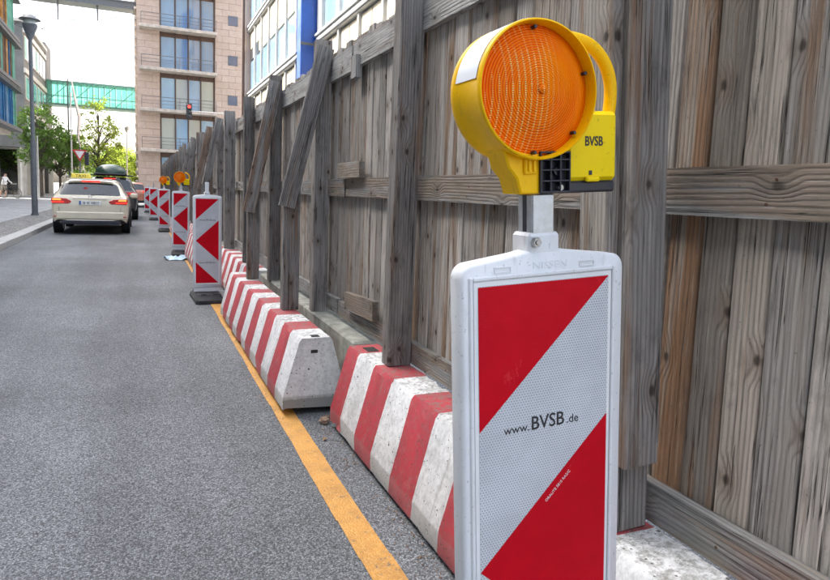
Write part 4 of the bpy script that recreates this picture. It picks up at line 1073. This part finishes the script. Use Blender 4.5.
# --- glazed sky bridge
SBR = thing('sky_bridge', 'green glass enclosed footbridge spanning the street', 'bridge', (0, 77.5, 0))
bz0, bz1 = 9.35, 11.75
MB().box(-9.0, -.25, 0, 2.2, bz0, bz0+.22).build('deck', 'teal_frame', SBR); MB().box(-9.0, -.25, -.05, 2.25, bz1, bz1+.16).build('roof', 'teal_frame', SBR)
npn = 16
for k in range(npn):
    x0 = -9.0+k*(8.75/npn); x1 = x0+8.75/npn
    for y in (-.03, 2.2):
        MB().box(x0+.03, x1-.03, y, y+.03, bz0+.22, bz0+.95).build('pane', 'glass_green', SBR)
        MB().box(x0+.03, x1-.03, y, y+.03, bz0+1.02, bz1).build('pane', 'glass_green', SBR)
for k in range(npn+1):
    x = -9.0+k*(8.75/npn); MB().box(x-.03, x+.03, -.06, .03, bz0, bz1).build('mullion', 'teal_frame', SBR)
MB().box(-9.0, -.25, -.05, .02, bz0+.95, bz0+1.02).build('transom', 'teal_frame', SBR)
dg_ = MB()
for k in range(0, 4): dg_.cyl((-9+k*2.19, .06, bz0+.2), (-9+(k+1)*2.19, .06, bz1), .04, None, 6)
dg_.build('diagonal_brace', 'teal_frame', SBR)
# --- steel beam walkway high above
BM = thing('steel_walkway', 'grey steel walkway beam with tension rods crossing at the top of the view', 'bridge', (0, 61, 0))
MB().box(-9.2, -.25, 0, 1.6, 16.05, 16.65).build('girder', 'grey_metal', BM); MB().box(-9.2, -.25, -.08, 0.0, 16.02, 16.14).build('lower_flange', 'grey_metal', BM); MB().box(-9.2, -.25, -.08, -.001, 16.56, 16.68).build('upper_flange', 'grey_metal', BM)
MB().tube([(-9.2, .3, 14.6), (-6.1, .3, 14.55), (-3.2, .3, 14.85), (-.25, .3, 15.8)], .035, 6).build('tension_rod', 'grey_metal', BM)
for x, z in ((-6.1, 14.55), (-3.2, 14.85)): MB().tube([(x, .3, z), (x, .3, 16.03)], [.05, .09], 8).build('strut', 'grey_metal', BM)

# ================================================================== TREES
def tree(label, loc, h, cr, cz, nclump, nleaf, ls, mat, seed, lean=0):
    rn = random.Random(seed); root = thing('street_tree', label, 'tree', loc, (0, 0, 0), 'street trees beyond the crossing')
    tk = MB(); top = Vector((lean, 0, h*.8)); r0 = .05+h*.013
    tk.tube([(0, 0, 0), (lean*.15, .05, h*.25), (lean*.5, 0, h*.5), tuple(top)], [r0, r0*.75, r0*.5, r0*.15], 8)
    cl = []
    for i in range(nclump):
        while True:
            p = Vector((rn.uniform(-1, 1), rn.uniform(-1, 1), rn.uniform(-1, 1)))
            if .25 < p.length < 1: break
        taper = 1-.35*max(0, p.z)
        c = Vector((lean*.6+p.x*cr[0]*taper, p.y*cr[0]*taper, cz+p.z*cr[1])); cl.append(c)
        if i % 2 == 0:
            s = Vector((lean*.4, 0, max(h*.25, c.z-cr[0]*.8))); tk.tube([tuple(s), tuple((s+c)/2+Vector((0, 0, .15))), tuple(c)], [r0*.32, r0*.2, .012], 5)
    tk.build('trunk', 'bark', root, 50)
    b = MB(); vs_ = []; fs_ = []
    for c in cl:
        sz = rn.uniform(.4, 1.1)*cr[0]*.25
        for _ in range(nleaf):
            p = c+Vector((rn.gauss(0, sz*.55), rn.gauss(0, sz*.55), rn.gauss(0, sz*.42)))
            u = Vector((rn.gauss(0, 1), rn.gauss(0, 1), rn.gauss(0, .6))).normalized(); v = u.orthogonal().normalized(); v = (v*math.cos(1.3)+u.cross(v)*rn.uniform(-1, 1)).normalized()
            s = ls*rn.uniform(.6, 1.3); k = len(vs_)
            vs_ += [p-u*s, p+v*s*.5, p+u*s, p-v*s*.5]; fs_.append((k, k+1, k+2, k+3))
    me = bpy.data.meshes.new('crown'); me.from_pydata([tuple(v) for v in vs_], [], fs_); me.materials.append(MAT[mat]); put('crown', me, root)
    return root
tree('dark green leafy tree at the left behind the street lamp', (-7.5, 60.5, .12), 7.6, (2.0, 2.6), 5.0, 95, 50, .12, 'leaf_green', 1)
tree('smaller green tree right of the street lamp', (-6.9, 68, .12), 6.6, (2.2, 2.2), 4.1, 85, 48, .13, 'leaf_green', 2)
tree('green tree behind the yield sign, left of the yellowish tree', (-6.9, 82, .12), 7.0, (2.4, 2.3), 4.4, 60, 50, .16, 'leaf_green', 3)
tree('tall airy yellow-green tree in the middle of the street view', (-4.1, 75, .12), 10.3, (2.5, 4.2), 6.0, 85, 42, .13, 'leaf_yellow', 4, .15)
tree('low bright yellow-green tree above the dark car', (-2.6, 88, .1), 6.2, (2.4, 2.2), 3.8, 60, 55, .16, 'leaf_yellow', 5)
tree('small yellow-green tree against the side of the stone building', (-1.3, 96, .1), 5.8, (1.7, 1.9), 3.5, 50, 80, .17, 'leaf_yellow', 6)
tree('far dark green tree between the white columns', (-10.4, 70, .12), 6.2, (2.1, 2.1), 4.1, 50, 90, .14, 'leaf_green', 8)
tree('far green tree closing the end of the street', (-4.8, 120, .1), 7.5, (3.8, 3.0), 4.2, 80, 90, .22, 'leaf_green', 9)

# ================================================================== PERSON WITH BICYCLE
def person_mat():
    t = NT('clothed_person'); z = t.n('SeparateXYZ', t.obj()).outputs[2]
    c = t.mix(t.math('GREATER_THAN', z, .10), (.03, .03, .03), (.45, .28, .20))
    c = t.mix(t.math('GREATER_THAN', z, .50), c, (.30, .27, .22))
    c = t.mix(t.math('GREATER_THAN', z, .92), c, (.80, .80, .80))
    c = t.mix(t.math('GREATER_THAN', z, 1.47), c, (.45, .28, .20))
    c = t.mix(t.math('GREATER_THAN', z, 1.66), c, (.06, .04, .03))
    return t.out(c, .8)
MAT['person'] = person_mat()
sk = [((0, 0, .95), .14), ((0, -.02, 1.18), .13), ((0, -.08, 1.40), .15), ((0, -.10, 1.50), .055), ((0, -.13, 1.60), .085), ((0, -.14, 1.70), .08),
      ((.10, 0, .90), .095), ((.11, -.06, .50), .065), ((.11, .05, .08), .045), ((.11, -.10, .04), .04),
      ((-.10, 0, .90), .095), ((-.11, .10, .52), .065), ((-.11, .28, .12), .045), ((-.11, .15, .05), .04),
      ((.19, -.08, 1.40), .06), ((.23, -.22, 1.16), .045), ((.20, -.45, 1.04), .035), ((-.19, -.08, 1.40), .06), ((-.23, -.2, 1.16), .045), ((-.2, -.45, 1.04), .035)]
ed = [(0, 1), (1, 2), (2, 3), (3, 4), (4, 5), (0, 6), (6, 7), (7, 8), (8, 9), (0, 10), (10, 11), (11, 12), (12, 13), (2, 14), (14, 15), (15, 16), (2, 17), (17, 18), (18, 19)]
me = bpy.data.meshes.new('person'); me.from_pydata([p for p, _ in sk], ed, []); o = bpy.data.objects.new('tmp', me); C.objects.link(o)
md = o.modifiers.new('skin', 'SKIN'); o.modifiers.new('sub', 'SUBSURF').levels = 1
for v, (_, r_) in zip(me.skin_vertices[0].data, sk): v.radius = (r_, r_)
me.skin_vertices[0].data[0].use_root = True
pm = bpy.data.meshes.new_from_object(o.evaluated_get(bpy.context.evaluated_depsgraph_get())); bpy.data.objects.remove(o)
pm.materials.clear(); pm.materials.append(MAT['person'])
for p in pm.polygons: p.use_smooth = True
pp = put('person', pm, None, (-8.75, 52.4, .125), (0, 0, R(60)))
tag(pp, 'person in a white shirt pushing a bicycle on the left pavement', 'person')
bk = thing('bicycle', 'bicycle held by the person in the white shirt', 'bicycle', (-8.35, 52.15, .125), (0, 0, R(60)))
for y in (-.52, .52):
    wl = MB().tube([(0, y+.33*math.cos(2*math.pi*k/24), .34+.33*math.sin(2*math.pi*k/24)) for k in range(25)], .018, 6).build('wheel', 'tyre', bk)
    sp_ = MB()
    for k in range(8): sp_.cyl((0, y, .34), (0, y+.32*math.cos(k*math.pi/4), .34+.32*math.sin(k*math.pi/4)), .004, None, 4)
    sp_.build('spokes', 'light_metal', wl)
fr = MB()
for a, b_ in (((0, .52, .34), (0, .12, .30)), ((0, .12, .30), (0, .24, .84)), ((0, .52, .34), (0, .2, .72)), ((0, .12, .30), (0, -.36, .72)), ((0, .2, .74), (0, -.38, .80)), ((0, -.52, .34), (0, -.36, .98))): fr.cyl(a, b_, .018, None, 8)
fr.build('frame', 'black_plastic', bk)
MB().box(-.06, .06, .14, .40, .84, .89, .02).build('saddle', 'black_plastic', bk); MB().tube([(-.28, -.26, 1.0), (-.1, -.36, .99), (.1, -.36, .99), (.28, -.26, 1.0)], .014, 8).build('handlebar', 'light_metal', bk)

sc.render.engine = 'CYCLES'
